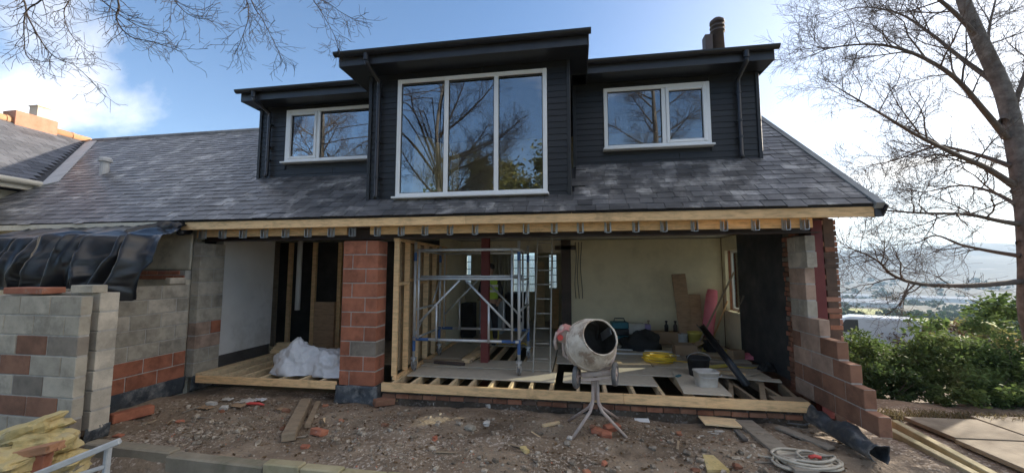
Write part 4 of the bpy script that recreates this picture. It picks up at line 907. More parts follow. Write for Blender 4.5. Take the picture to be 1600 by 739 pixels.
    m = MB(); m.lathe([(0, -.02), (.035, -.02), (.035, .02), (0, .02)], 12, Matrix.Rotation(R(90), 3, 'X'), q + V((-.05, -.14, -.02))); m.build('switch', 'red_plastic', T)
build_mixer()
# ================================================================== THINGS IN THE ROOM
def cyl(name, label, cat, mt, loc, prof, n=22, M=None, group=None):
    m = MB(); m.lathe(prof, n, M); return tag(m.build_at(name, mt, V(loc), True), label, cat, group)
def sbox(name, label, cat, mt, loc, size, rz=0, group=None, ch=.008):
    return tag(MB().cbox((0, 0, size[2] / 2), size, Matrix.Rotation(rz, 3, 'Z'), ch).build_at(name, mt, V(loc)), label, cat, group)
FZ = .19
def build_room():
    g = random.Random(31)
    # tub and bucket in front
    p = V((1.82, 6.18, .214)); T = thing('paint_tub', 'white rectangular paint tub with dried splashes on the askew sheet', 'tub', p)
    m = MB(); M4 = Matrix.Rotation(.15, 3, 'Z')
    def rr(w, h, z, k=5): return [M4 @ V((x * w, y * h, z)) + p for x, y in [(math.copysign(abs(math.cos(a)) ** .35, math.cos(a)), math.copysign(abs(math.sin(a)) ** .35, math.sin(a))) for a in [2 * math.pi * i / 28 for i in range(28)]]]
    rings = [rr(.13, .10, 0), rr(.132, .102, .01), rr(.15, .115, .19), rr(.158, .123, .192), rr(.158, .123, .215), rr(.146, .111, .215), rr(.14, .105, .15)]
    vs = [q for r_ in rings for q in r_]; n = 28
    m.add(vs, [(i * n + k, i * n + (k + 1) % n, (i + 1) * n + (k + 1) % n, (i + 1) * n + k) for i in range(6) for k in range(n)] + [tuple(6 * n + k for k in range(n)), tuple(range(n))[::-1]]); m.build('body', 'white_scrap', T, True)
    m = MB(); m.tube([p + M4 @ V((-.16 * math.cos(a), -.128 - .01, .19 - .055 * math.sin(a))) for a in [math.pi * i / 10 for i in range(11)]], .004, 6); m.build('handle', 'galv', T, True)
    p = PZ(1092, 588, FZ); T = thing('bucket', 'black builders bucket standing behind the white tub', 'bucket', p); m = MB(); m.lathe([(0, 0), (.135, 0), (.165, .27), (.178, .275), (.178, .30), (.165, .30), (.13, .04), (0, .035)], 26, None, p); m.build('body', 'black_soft', T, True)
    m = MB(); m.tube([p + V((.178 * math.cos(a), -.04, .27 + .11 * math.sin(a))) for a in [math.pi * i / 10 for i in range(11)]], .004, 6); m.build('handle', 'galv', T, True)
    # long black gutter length propped across the joists
    a, b = PY(1094, 506, 7.6), V((PZ(1166, 600, .20).x, PZ(1166, 600, .20).y, .21)); m = MB(); d = (b - a).normalized(); side = d.cross(V((0, 0, 1))).normalized(); upv = side.cross(d)
    prof = [(math.cos(math.pi * i / 8) * .065, -math.sin(math.pi * i / 8) * .055) for i in range(9)]
    vs = [q + side * s + upv * t for q in (a, b) for s, t in prof]; m.add(vs, [(i, i + 1, 10 + i, 9 + i) for i in range(8)]); o = m.build('gutter_length', 'black_plastic', None, True, origin=b); o.modifiers.new('t', 'SOLIDIFY').thickness = .006; tag(o, 'long black gutter length propped over the open joists', 'gutter')
    # coil of yellow cable
    c = PZ(1030, 566, FZ); m = MB(); pts = []
    for i in range(420):
        t = i / 420; a = t * 6.2832 * 13; r = .20 + .055 * math.sin(a * .37 + 1) + .03 * fbm(t * 30, 1); pts.append(c + V((r * math.cos(a) * 1.15, r * math.sin(a) * .85, .012 + .10 * t + .022 * math.sin(a * .73) + .02)))
    pts += [c + V((.30, .05, .03)), c + V((.45, .08, .012)), c + V((.62, .02, .012)), c + V((.85, .1, .012))]
    m.tube(pts, .0095, 6); tag(m.build('extension_cable', 'yellow_cable', None, True, origin=(c.x, c.y, FZ)), 'heaped coil of yellow cable on the grey floor sheets', 'cable')
    m = MB(); q = PZ(1180, 575, .2); m.tube([q + V((-.9 + .12 * i, .06 * math.sin(i * 1.7), .012)) for i in range(9)], .008, 6); tag(m.build('extension_cable', 'yellow_cable', None, True, origin=q), 'stray length of yellow cable by the pink bag', 'cable')
    # plank shelf on the floor along the back wall, things standing on it
    sbox('plank', 'dark plank lying along the foot of the cream wall under the boxes', 'plank', 'timber_old', (1.6, 9.42, FZ), (2.6, .42, .05))
    zb = FZ + .051; Yb = 9.42
    def bx(px): return PY(px, 520, Yb).x
    k = thing('tool_case', 'stacked teal tool case with black handle by the cream wall', 'tool case', (bx(968), Yb, zb))
    for i in range(3): m = MB(); m.cbox((bx(968), Yb, zb + .085 + i * .15), (.42 - .02 * i, .28, .145), Matrix.Rotation(.06 * i, 3, 'Z'), .02); m.build('drawer', 'teal_plastic' if i != 1 else 'black_plastic', k)
    m = MB(); m.tube([(bx(968) - .12, Yb, zb + .46), (bx(968) - .1, Yb, zb + .53), (bx(968) + .1, Yb, zb + .53), (bx(968) + .12, Yb, zb + .46)], .014, 8); m.build('handle', 'black_plastic', k, True)
    sbox('blue_crate', 'dark blue tool box under the white and purple carton', 'tool box', 'blue_plastic', (bx(998), Yb, zb), (.40, .28, .20), .05, None, .02)
    k = thing('carton', 'white carton with purple end on top of the dark blue tool box', 'carton', (bx(998), Yb, zb + .201)); m = MB(); m.cbox((bx(996) - .03, Yb - .02, zb + .32), (.34, .26, .23)); m.build('front', 'white_scrap', k); m = MB(); m.cbox((bx(996) + .21, Yb - .02, zb + .31), (.12, .25, .21)); m.build('end', 'purple_card', k)
    sbox('cardboard_box', 'long low cardboard box between the tool box and the paint tin', 'box', 'cardboard', (bx(1032), Yb, zb), (.80, .30, .26), .0)
    for i, px in enumerate((1018, 1046, 1060)): cyl('bottle', ['clear brown bottle on the left end of the long cardboard box', 'dark spray bottle on the middle of the long cardboard box', 'small dark bottle at the right end of the long cardboard box'][i], 'bottle', ['timber_old', 'black_plastic', 'steel_dark'][i], (bx(px) - .06, Yb, zb + .262), [(0, 0), (.045, 0), (.045, .13), (.018, .17), (.018, .20), (.03, .205), (.03, .235), (0, .24)], 14)
    cyl('paint_tin', 'white and black paint tin beside the long cardboard box', 'tin', 'grey_paint', (bx(1064), Yb - .14, zb), [(0, 0), (.10, 0), (.10, .02), (.098, .21), (.105, .215), (.105, .235), (.09, .235), (.09, .22), (0, .22)])
    cyl('yellow_bucket', 'pale yellow bucket at the foot of the leaning plywood board', 'bucket', 'yellow_sheet', (bx(1083), Yb - .16, zb), [(0, 0), (.13, 0), (.155, .26), (.165, .265), (.165, .29), (.15, .29), (.12, .05), (0, .05)])
    # leaning board, pink roll, sticks
    m = MB(); a = V((bx(1062), 9.40, FZ)); m.bar(V((2.42, 9.40, zb)), V((2.34, 9.66, 1.78)), .30, .02, (0, 1, 0)); tag(m.build('plywood_board', 'ply', None, origin=(2.42, 9.4, zb)), 'brown plywood board leaning upright against the cream wall', 'board')
    m = MB(); m.bar(V((2.64, 9.36, zb)), V((2.66, 9.64, 1.32)), .26, .018, (0, 1, 0)); tag(m.build('plywood_board', 'ply', None, origin=(2.64, 9.36, zb)), 'shorter plywood offcut leaning beside the tall brown board', 'board')
    m = MB(); a, b = V((2.80, 9.30, .42)), V((3.02, 9.52, 1.42)); m.tube([a.lerp(b, i / 8) for i in range(9)], [.10, .125, .12, .125, .12, .125, .12, .12, .10], 18); tag(m.build('foam_roll', 'pink_foam', None, True, origin=(2.8, 9.3, .42)), 'pink foam roll leaning in the corner beside the plywood', 'roll')
    sbox('timber_stack', 'short timber block under the pink foam roll', 'timber', 'timber_old', (2.82, 9.25, FZ), (.3, .3, .20), .2)
    for (p0, p1, w, mt, lb) in [((1088, 545), (1147, 425), .05, 'timber_old', 'dark timber leaning across the window corner'), ((1140, 537), (1162, 462), .03, 'timber_grey', 'thin grey stick leaning against the sooty wall'), ((1110, 540), (1137, 470), .035, 'timber', 'pale batten leaning beside the pink foam roll')]:
        a = PZ(p0[0], p0[1], FZ); b = PX(p1[0], p1[1], 3.235); m = MB(); m.bar(a + V((0, 0, .012)), b, w, w * .7); tag(m.build('leaning_timber', mt, None, origin=a), lb, 'timber')
    # sheets, boxes and bags on the floor
    m = MB(); q = [PZ(1052, 548, FZ), PZ(1062, 556, FZ), PZ(1092, 554, FZ), PZ(1088, 544, FZ)]; c = PZ(1073, 556, FZ); k = thing('cardboard_box', 'open cardboard box with a dark load on the floor sheets', 'box', c)
    for dx, dy, sx, sy in ((0, -.15, .40, .012), (0, .15, .40, .012), (-.2, 0, .012, .29), (.2, 0, .012, .29)): m = MB(); m.cbox((c.x + dx, c.y + .15 + dy, FZ + .11), (sx, sy, .2), None, .003); m.build('side', 'cardboard', k)
    m = MB(); m.cbox((c.x, c.y + .15, FZ + .06), (.38, .27, .1)); m.build('contents', 'black_soft', k)
    for s in (-1, 1): m = MB(); m.cbox((c.x + s * .27, c.y + .15, FZ + .225), (.15, .29, .01), Matrix.Rotation(s * -.5, 3, 'Y'), .002); m.build('flap', 'cardboard', k)
    def heap(name, lb, cat, mt, cx, cy, rx, ry, rz, sd):
        m = MB()
        def fn(u, v):
            a = 6.2832 * u; b = 1.57 * v; d = V((math.cos(a) * math.cos(b), math.sin(a) * math.cos(b), math.sin(b))); r = 1 + .35 * fbm(d.x * 1.7 + sd, d.y * 1.7, d.z * 1.7, 3) - .1 * abs(fbm(d.x * 5 + sd, d.y * 5, d.z * 5, 2))
            return V((cx + rx * d.x * r, cy + ry * d.y * r, FZ + .003 + rz * d.z * r))
        m.grid(fn, 44, 14); tag(m.build(name, mt, None, True, origin=(cx, cy, FZ)), lb, cat)
    c = PZ(1000, 545, FZ); heap('black_bag', 'slumped black cloth bag in front of the tool cases', 'bag', 'black_soft', c.x, c.y, .48, .28, .36, 3)
    c = PZ(1180, 560, FZ); heap('pink_bag', 'crumpled pink plastic bag beside the sooty wall', 'bag', 'pink_foam', c.x, c.y, .30, .18, .09, 5)
    c = PZ(1203, 580, .2); heap('tool_bag', 'small black tool bag with white straps on the narrow board', 'bag', 'black_soft', c.x, c.y + .1, .12, .12, .13, 7)
    for i, (x0, y0, x1, y1, mt, lb) in enumerate([(962, 546, 1058, 551, 'upvc', 'white plastic trim length lying before the black bag'), (955, 552, 1062, 556, 'upvc', 'second white trim length lying nearer the yellow cable'), (960, 541, 1030, 545, 'white_scrap', 'short white board beneath the black bag')]):
        a, b = PZ(x0, y0, FZ), PZ(x1, y1, FZ); m = MB(); m.bar(a + V((0, 0, .012)), b + V((0, 0, .012)), .07, .02); tag(m.build('trim_length', mt, None, origin=a), lb, 'trim')
    for i, (px, py, w, h, mt, lb) in enumerate([(1128, 549, .75, .32, 'yellow_sheet', 'yellow insulation sheet lying by the sooty wall'), (1105, 560, .55, .25, 'timber_old', 'brown board offcut lying below the yellow sheet'), (1150, 572, .8, .2, 'timber_grey', 'grey board lying before the pink bag'), (938, 567, .75, .22, 'timber_pale', 'pale board lying behind the cement mixer')]):
        c = PZ(px, py, FZ); m = MB(); m.cbox((c.x, c.y, FZ + .012 + .002 * i), (w, h, .024), Matrix.Rotation(g.uniform(-.3, .3), 3, 'Z')); tag(m.build('floor_offcut', mt, None, origin=(c.x, c.y, FZ)), lb, 'board')
    # floor of the middle: hole, loose timbers, dark pipe, drill cable
    for (a, b, w, h, mt, lb, nm) in [((-2.0, 7.05, .23), (-1.85, 7.75, .26), .15, .07, 'timber_pale', 'pale timber offcut lying beside the floor hole', 'loose_timber'), ((-2.55, 6.95, .22), (-1.95, 6.86, .22), .05, .05, 'steel_dark', 'short dark pipe lying by the tower castor', 'loose_pipe')]:
        m = MB(); m.bar(a, b, w, h, (0, 0, 1), .01); tag(m.build(nm, mt, None, origin=a), lb, 'pipe' if 'pipe' in nm else 'timber')
    # back of the middle room: cabinet, bench, curtain, bins, props
    k = thing('cabinet', 'grey kitchen cabinet behind the red steel column', 'cabinet', (-2.25, 10.6, FZ)); m = MB(); m.cbox((-2.25, 10.6, FZ + .44), (.62, .5, .86)); m.build('body', 'cabinet', k); m = MB(); m.cbox((-2.25, 10.58, FZ + .89), (.70, .58, .04)); m.build('worktop', 'timber_old', k)
    for s in (-1, 1): m = MB(); m.cbox((-2.25 + s * .155, 10.34, FZ + .45), (.295, .02, .80)); m.build('door', 'cabinet', k)
    sbox('black_bin', 'tall dark bin below the rear window', 'bin', 'black_soft', (-1.7, 11.2, FZ), (.55, .5, 1.05), .0)
    sbox('speaker_box', 'dark box standing left of the cabinet', 'box', 'black_soft', (-2.72, 9.9, FZ), (.3, .4, .85))
    m = MB(); m.grid(lambda u, v: (-2.75 + .62 * u, 12.9 + .05 * math.sin(u * 34), .5 + 1.9 * v), 70, 4); o = m.build('curtain', 'curtain', None, True, origin=(-2.4, 12.9, .5)); o.modifiers.new('t', 'SOLIDIFY').thickness = .006; tag(o, 'pale pleated curtain hanging behind the workman', 'curtain')
    m = MB(); m.cbox((-1.07, 12.0, 1.15), (.25, .05, 1.95)); tag(m.build('door_leaf', 'timber_pale', None, origin=(-1.07, 12, FZ)), 'cream door leaf standing between the rear windows', 'door')
    m = MB(); m.bar((-.62, 11.6, FZ), (-.62, 12.1, 1.3), .2, .03, (0, 1, 0)); tag(m.build('panel', 'timber', None, origin=(-.62, 11.6, FZ)), 'orange timber panel leaning below the narrow rear window', 'panel')
    m = MB(); c = PZ(800, 540, FZ); pts = [c + V((-.35 + .05 * i, .05 * math.sin(i * 1.3), .02 + .05 * abs(math.sin(i * .9)))) for i in range(16)]; m.tube(pts, .012, 6); tag(m.build('extension_cable', 'yellow_cable', None, True, origin=c), 'tangled yellow cable behind the tower castor', 'cable')
    cyl('yellow_drum', 'small yellow drum on the floor behind the tower', 'drum', 'yellow_sheet', (-1.95, 9.3, FZ), [(0, 0), (.12, 0), (.14, .25), (.0, .25)])
    for i, px in enumerate((899, 903, 908)):
        x = PY(px, 400, 9.66).x; m = MB(); m.tube([(x + .02 * math.sin(j * .8 + i), 9.665, 2.55 - j * .17) for j in range(9)], .008, 6); tag(m.build('hanging_cable', 'cable_grey', None, True, origin=(x, 9.66, 1.1)), 'thin grey cable hanging down the cream wall beside the dark post', 'cable', 'cables hanging by the dark post')
    for (px, py, size, rz, mt, nm, lb, ct) in [(1118, 575, (.5, .06, .05), .5, 'yellow_sheet', 'spirit_level', 'yellow spirit level lying beside the black bucket', 'level'), (1140, 585, (.45, .09, .045), -.3, 'timber_pale', 'floor_batten', 'pale batten lying in front of the gutter length', 'timber'), (1085, 566, (.16, .12, .10), .2, 'red_plastic', 'red_box', 'small red box before the open cardboard box', 'box'), (985, 572, (.7, .09, .04), .15, 'timber_old', 'floor_batten', 'brown batten lying beside the mixer drum', 'timber'), (1170, 585, (.35, .2, .03), .7, 'chipboard', 'floor_offcut', 'square chipboard offcut near the pink bag', 'board'), (1060, 590, (.12, .05, .04), .9, 'teal_plastic', 'hand_drill', 'small teal tool left of the white tub', 'tool'), (700, 566, (.9, .1, .045), .1, 'timber_old', 'floor_batten', 'brown batten lying under the scaffold tower', 'timber'), (1150, 560, (.25, .18, .16), .3, 'cardboard', 'cardboard_box', 'small closed cardboard box beside the pink bag', 'box'), (1110, 549, (.2, .2, .22), .1, 'black_soft', 'black_tub', 'square black tub between the boxes and the sooty wall', 'tub')]:
        c = PZ(px, py, FZ); sbox(nm, lb, ct, mt, (c.x, c.y, FZ + .003), size, rz)
    # insulation boards leaning inside behind the big window
    for i, (x0, x1, zt) in enumerate([(-2.8, -2.62, 4.28), (-2.6, -2.44, 4.24), (-2.42, -2.14, 4.12), (-2.12, -1.98, 3.95)]):
        m = MB(); m.prism([(x0, 6.35, 2.81), (x1, 6.35, 2.81), (x1, 6.50, zt - .07), (x0, 6.50, zt)], (0, .04, 0)); tag(m.build('insulation_board', 'board_tan', None, origin=(x0, 6.35, 2.81)), ['tan board by the jamb behind the big window', 'narrow tan board second from the jamb behind the big window', 'wide tan board behind the big window', 'shortest tan board behind the big window'][i], 'board')
build_room()
# ---- workman behind the tower
def build_person():
    c = V((PY(766, 480, 9.0).x, 9.0, FZ + .002)); T = thing('person', 'person in dark trousers and green hi-vis vest standing behind the scaffold tower', 'person', c)
    def skin(name, mt, joints, edges, par, sub=2):
        me = bpy.data.meshes.new(name); me.from_pydata([j[0] for j in joints], edges, []); me.materials.append(MAT[mt]); o = bpy.data.objects.new(name, me); col.objects.link(o); o.parent = par
        o.modifiers.new('skin', 'SKIN'); sv = me.skin_vertices[0].data
        for i, j in enumerate(joints): sv[i].radius = j[1] if isinstance(j[1], tuple) else (j[1], j[1])
        sv[0].use_root = True; o.modifiers.new('sub', 'SUBSURF').levels = sub; o.modifiers['sub'].render_levels = sub; ORG[o] = ORG[par]; return o
    J = [((0, 0, .95), (.14, .11)), ((0, 0, 1.15), (.13, .10)), ((0, -.01, 1.36), (.16, .11)), ((0, 0, 1.49), (.07, .06)), ((0, -.02, 1.56), (.055, .055)), ((0, -.03, 1.62), (.075, .085)), ((0, -.03, 1.71), (.078, .095)), ((0, -.025, 1.78), (.055, .065)),
         ((-.19, 0, 1.43), .058), ((-.24, .0, 1.17), .045), ((-.17, -.20, 1.05), .036), ((-.13, -.27, 1.06), .034), ((.19, 0, 1.43), .058), ((.25, .02, 1.16), .045), ((.24, -.14, .98), .036), ((.23, -.20, .93), .032),
         ((-.10, 0, .84), .095), ((-.11, -.01, .50), .062), ((-.12, .02, .09), .042), ((-.12, -.13, .04), (.045, .035)), ((.10, 0, .84), .095), ((.11, -.01, .50), .062), ((.12, .02, .09), .042), ((.13, -.13, .04), (.045, .035))]
    E_ = [(0, 1), (1, 2), (2, 3), (3, 4), (4, 5), (5, 6), (6, 7), (2, 8), (8, 9), (9, 10), (10, 11), (2, 12), (12, 13), (13, 14), (14, 15), (0, 16), (16, 17), (17, 18), (18, 19), (0, 20), (20, 21), (21, 22), (22, 23)]
    body = skin('body', 'skin', J, E_, T)
    for s, wz in ((-1, V((-.13, -.27, 1.06))), (1, V((.23, -.20, .93)))):
        for k in range(5):
            a = wz + V((-.024 + .012 * k, -.02, 0)); d = V((-.01 + .005 * k, -.05, -.03)) if k < 4 else V((-s * .04, -.02, .01))
            m = MB(); m.tube([V(c) + a, V(c) + a + d * .8, V(c) + a + d * 1.2 + V((0, .01, -.02))], [.009, .008, .006], 6); m.build('finger', 'skin', body, True)
    m = MB(); m.tube([c + V((0, -.115, 1.70)), c + V((0, -.145, 1.665))], [.010, .017], 8); m.build('nose', 'skin', body, True)
    for s in (-1, 1):
        m = MB(); m.lathe([(0, -.011), (.011, 0), (0, .011)], 10, None, c + V((s * .032, -.112, 1.705))); m.build('eye', 'hair', body, True)
        m = MB(); m.cbox(c + V((s * .083, -.02, 1.69)), (.018, .045, .06), None, .008); m.build('ear', 'skin', body)
    m = MB(); m.cbox(c + V((0, -.118, 1.632)), (.045, .012, .009), None, .003); m.build('mouth', 'mixer_cover', body)
    m = MB(); m.lathe([(.095, .0), (.105, .05), (.09, .10), (.05, .13), (0, .135)], 20, None, c + V((0, -.005, 1.70))); m.build('hair', 'hair', T, True)
    tr = [((0, 0, .98), (.155, .125)), ((0, 0, .88), (.15, .12)), ((-.10, 0, .80), .105), ((-.11, -.01, .48), .078), ((-.12, .02, .10), .062), ((.10, 0, .80), .105), ((.11, -.01, .48), .078), ((.12, .02, .10), .062)]
    skin('trousers', 'dark_cloth', tr, [(0, 1), (1, 2), (2, 3), (3, 4), (1, 5), (5, 6), (6, 7)], T)
    sl_ = [((0, 0, 1.34), (.172, .122)), ((-.19, 0, 1.43), .07), ((-.24, .0, 1.17), .056), ((-.18, -.17, 1.07), .046), ((.19, 0, 1.43), .07), ((.25, .02, 1.16), .056), ((.24, -.12, 1.0), .046), ((0, 0, 1.1), (.15, .115))]
    skin('sweater', 'dark_cloth', sl_, [(0, 1), (1, 2), (2, 3), (0, 4), (4, 5), (5, 6), (0, 7)], T)
    m = MB(); n = 28
    rings = [(1.02, .19, .15), (1.15, .18, .145), (1.30, .20, .15), (1.42, .205, .145), (1.49, .13, .10)]
    m.add([c + V((w * math.cos(2 * math.pi * k / n), d * math.sin(2 * math.pi * k / n), z)) for z, w, d in rings for k in range(n)], [(i * n + k, i * n + (k + 1) % n, (i + 1) * n + (k + 1) % n, (i + 1) * n + k) for i in range(4) for k in range(n)]); v = m.build('vest', 'hi_vis', T, True)
    for z, w, d in ((1.20, .188, .150), (1.32, .206, .154)): m = MB(); m.add([c + V((w * math.cos(2 * math.pi * k / n), d * math.sin(2 * math.pi * k / n), zz)) for zz in (z - .025, z + .025) for k in range(n)], [(k, (k + 1) % n, n + (k + 1) % n, n + k) for k in range(n)]); m.build('reflective_band', 'hi_vis_band', v, True)
    for s in (-1, 1): m = MB(); m.cbox(c + V((s * .12, -.05, .045)), (.10, .27, .09), None, .03); m.build('boot', 'black_soft', T)
build_person()
# ================================================================== YARD CLUTTER
def build_clutter():
    g = random.Random(41)
    def on(px, py, dz=0): p = PZ(px, py, -.115); return V((p.x, p.y, yard_z(p.x, p.y) + dz))
    def lay(name, lb, cat, mt, p, size, rz, tilt=0, ch=.008, group=None):
        M = Matrix.Rotation(rz, 3, 'Z') @ Matrix.Rotation(tilt, 3, 'X'); return tag(MB().cbox((0, 0, 0), size, M, ch).build_at(name, mt, V(p)), lb, cat, group)
    def chunk(name, lb, cat, mt, p, s, sd, group=None):
        m = MB(); rr = random.Random(sd); M = Matrix.Rotation(rr.uniform(0, 3), 3, 'Z') @ Matrix.Rotation(rr.uniform(-.3, .3), 3, 'X')
        m.cbox((0, 0, s[2] / 2), s, M, .012); m.v = [(x + rr.uniform(-.012, .012), y + rr.uniform(-.012, .012), z + rr.uniform(-.008, .008)) for x, y, z in m.v]
        return tag(m.build_at(name, mt, V(p)), lb, cat, group)
    # plank and beam by the pier, lintel by the return wall
    a, b = on(450, 690, .06), on(478, 630, .06); m = MB(); m.bar(a, b, .15, .10, (0, 0, 1), .01); tag(m.build('old_beam', 'timber_old', None, origin=a), 'short weathered beam lying on the soil before the left bay', 'timber')
    a, b = on(480, 668, .035), on(497, 628, .035); m = MB(); m.bar(a, b, .07, .05, (0, 0, 1), .008); tag(m.build('old_batten', 'timber_old', None, origin=a), 'thin weathered batten beside the short beam', 'timber')
    a, b = on(172, 662, .06), on(238, 645, .06); m = MB(); m.bar(a, b, .13, .12, (0, 0, 1), .012); tag(m.build('concrete_lintel', 'block_red', None, origin=a), 'reddish concrete lintel lying below the return wall', 'lintel')
    chunk('brick', 'red brick lying on the soil near the weathered beam', 'brick', 'brick_clay', on(498, 675), (.20, .11, .07), 2)
    chunk('brick', 'dark red brick lying beside the foot of the red pier', 'brick', 'block_brown', on(600, 628, .02), (.30, .18, .09), 3)
    for i, (px, py, lb) in enumerate([(938, 678, 'red brick nearest the front leg of the mixer'), (956, 672, 'red brick resting under the mixer stand'), (948, 684, 'broken red brick end below the mixer'), (930, 671, 'small brown brick bat under the mixer')]): chunk('brick', lb, 'brick', 'brick_clay' if i < 3 else 'block_brown', on(px, py, .0 if i != 1 else .012), [(.19, .10, .065), (.21, .10, .07), (.12, .09, .06), (.12, .09, .05)][i], 20 + i)
    for i, (px, py, s, mt, lb) in enumerate([(765, 634, .05, 'white_scrap', 'white mortar lump near the floor beam'), (761, 664, .05, 'white_scrap', 'white mortar lump in the middle of the yard'), (735, 672, .06, 'block_grey', 'grey stone lump beside the white mortar lump'), (890, 688, .035, 'white_scrap', 'white chip at the foot of the mixer leg'), (622, 624, .07, 'stone_yellow', 'yellow stone lump near the red pier'), (678, 628, .05, 'white_scrap', 'pale lump below the floor beam'), (330, 634, .06, 'white_scrap', 'white rubble lump before the grey pier'), (350, 640, .05, 'white_scrap', 'white rubble piece beside the red plastic strip'), (820, 712, .05, 'stone_yellow', 'tan stone lying by the timber edging')]): chunk('rubble_lump', lb, 'rubble', mt, on(px, py), (s * 2, s * 1.4, s), 60 + i)
    a, b = on(848, 668, .02), on(874, 662, .02); m = MB(); m.bar(a, b, .045, .035, (0, 0, 1), .006); tag(m.build('timber_offcut', 'timber_pale', None, origin=a), 'pale timber offcut lying left of the mixer stand', 'timber')
    p = on(995, 645, .0); cyl('clay_pot', 'short clay pipe end before the floor beam', 'pipe', 'brick_clay', p, [(.05, 0), (.055, .0), (.055, .10), (.045, .10), (.045, 0)], 18)
    lay('plastic_scrap', 'flat white plastic scrap beside the clay pipe end', 'scrap', 'white_paint', on(1003, 653, .012), (.19, .08, .012), .1, .25, .003)
    # boards at the right
    q = [on(1090, 652, .02), on(1102, 666, .02), on(1160, 671, .02), on(1150, 658, .02)]; m = MB(); m.prism([V((p.x, p.y, max(r.z for r in q))) for p in q], (0, 0, .018)); tag(m.build('board_scrap', 'timber_pale', None, origin=q[0]), 'pale flat board scrap lying by the long plank', 'board')
    a, b = on(1162, 660, .045), on(1262, 745, .045); m = MB(); m.bar(a, b, .22, .045, (0, 0, 1), .006); tag(m.build('scaffold_plank', 'timber_grey', None, origin=a), 'long grey scaffold plank on the soil beside the rope heap', 'plank')
    a, b = on(1150, 668, .04), on(1085, 745, .01)
    q = [on(1098, 715), on(1115, 716), on(1140, 739), on(1105, 739)]; m = MB(); m.prism([V((p.x, p.y, yard_z(p.x, p.y) + .01)) for p in q], (0, 0, .03)); tag(m.build('stone_slab', 'stone_yellow', None, origin=q[0]), 'flat yellowish stone lying in the soil left of the rope heap', 'stone')
    a, b = on(1216, 672, .03), on(1300, 705, .03); m = MB(); m.bar(a, b, .12, .03, (0, 0, 1), .005); tag(m.build('old_board', 'timber_grey', None, origin=a), 'thin grey board lying along the membrane tube', 'board')
    a, b = on(1165, 690, .02), on(1150, 678, .035); m = MB(); m.bar(a, b, .06, .03); tag(m.build('bark_piece', 'bark', None, origin=a), 'dark bark strip lying left of the scaffold plank', 'wood')
    # white slats scattered
    for i in range(6):
        p = on(1112 + g.uniform(-18, 22), 675 + g.uniform(-5, 5), .012); m = MB(); m.cbox((0, 0, 0), (g.uniform(.06, .12), .015, .008), Matrix.Rotation(g.uniform(-.5, .5), 3, 'Z')); tag(m.build_at('white_splinter', 'white_scrap', p), 'thin white splinter scattered by the pale board scrap', 'splinter', 'white splinters by the board scrap')
    for i in range(16):
        x = g.uniform(-5.6, 2.4); y = g.uniform(3.95, 5.5); chunk('brick_bat', 'small broken brick bat lying loose on the yard soil', 'brick', g.choice(['brick_clay', 'block_brown', 'brick_old']), (x, y, yard_z(x, y) - .008), (g.uniform(.05, .10), g.uniform(.04, .07), g.uniform(.03, .05)), 200 + i, 'brick bats on the yard soil')
    for i in range(14):
        x = g.uniform(-5.6, 2.6); y = g.uniform(3.95, 5.6); m = MB(); m.cbox((0, 0, 0), (g.uniform(.10, .28), g.uniform(.012, .03), .012), Matrix.Rotation(g.uniform(0, 3.1), 3, 'Z')); tag(m.build_at('wood_splinter', g.choice(['timber_pale', 'timber_old', 'timber_grey']), (x, y, yard_z(x, y) + .012)), 'thin timber splinter lying loose on the yard soil', 'timber', 'timber splinters on the yard soil')
    # rope heap
    c = on(1258, 728); m = MB(); pts = []
    for i in range(520):
        t = i / 520; a = t * 6.2832 * 11; r = .15 + .09 * math.sin(a * .31) + .05 * fbm(t * 25, 2); pts.append(c + V((.10 * math.sin(t * 9) + r * math.cos(a) * 1.2, .05 * math.cos(t * 7) + r * math.sin(a) * .8, .02 + .055 * t + .03 * math.sin(a * .57) + .02)))
    pts += [c + V((-.25, .12, .02)), c + V((-.42, .18, .015)), c + V((-.5, .1, .012))]
    m.tube(pts, .013, 7); r_ = tag(m.build('rope_heap', 'rope', None, True, origin=c), 'heap of pale rope with a red whipping by the scaffold plank', 'rope')
    m = MB(); m.tube([c + V((.02, -.05, .125)), c + V((.08, -.03, .13)), c + V((.13, -.04, .12))], .018, 8); m.build('red_whipping', 'red_plastic', r_, True)
    for i, off in enumerate(((0, 0), (.06, .08))):
        m = MB(); c2 = on(1215, 660); m.tube([c2 + V((-.1 + .10 * j + off[0], .05 * math.sin(j * 1.4 + i) + off[1], .02 + .01 * (j % 2))) for j in range(8)], .012, 6); tag(m.build('hose', 'cable_grey', None, True, origin=c2), ['grey hose length snaking before the floor beam', 'second grey hose length lying closer to the membrane tube'][i], 'hose')
    # left: paper, red strip
    for i, (px, py, mt, s) in enumerate([(385, 630, 'white_scrap', .16), (372, 637, 'cardboard', .12), (355, 628, 'white_scrap', .10), (405, 626, 'bag_white', .12), (320, 640, 'cardboard', .13), (440, 640, 'cardboard', .1)]):
        p = on(px, py, .012); m = MB(); m.grid(lambda u, v: V(((u - .5) * s * 1.6, (v - .5) * s, .035 * abs(fbm(u * 3 + i, v * 3, 1)) + .012)), 8, 6); o = m.build_at('paper_scrap', mt, p, True); o.modifiers.new('t', 'SOLIDIFY').thickness = .003
        tag(o, ['crumpled white sheet behind the red plastic strip', 'brown card scrap beside the red plastic strip', 'small white scrap before the grey block pier', 'bluish plastic scrap right of the red strip', 'brown card scrap at the grey pier foot', 'brown card scrap below the left floor beam'][i], 'scrap')
    m = MB(); p = on(395, 634, .03); m.tube([p + V((-.16, -.02, 0)), p + V((-.05, .0, .02)), p + V((.07, .03, .015)), p + V((.16, .03, .0))], [.008, .022, .022, .01], 8); tag(m.build('plastic_strip', 'red_plastic', None, True, origin=p), 'bright red plastic strip lying before the left bay', 'scrap')
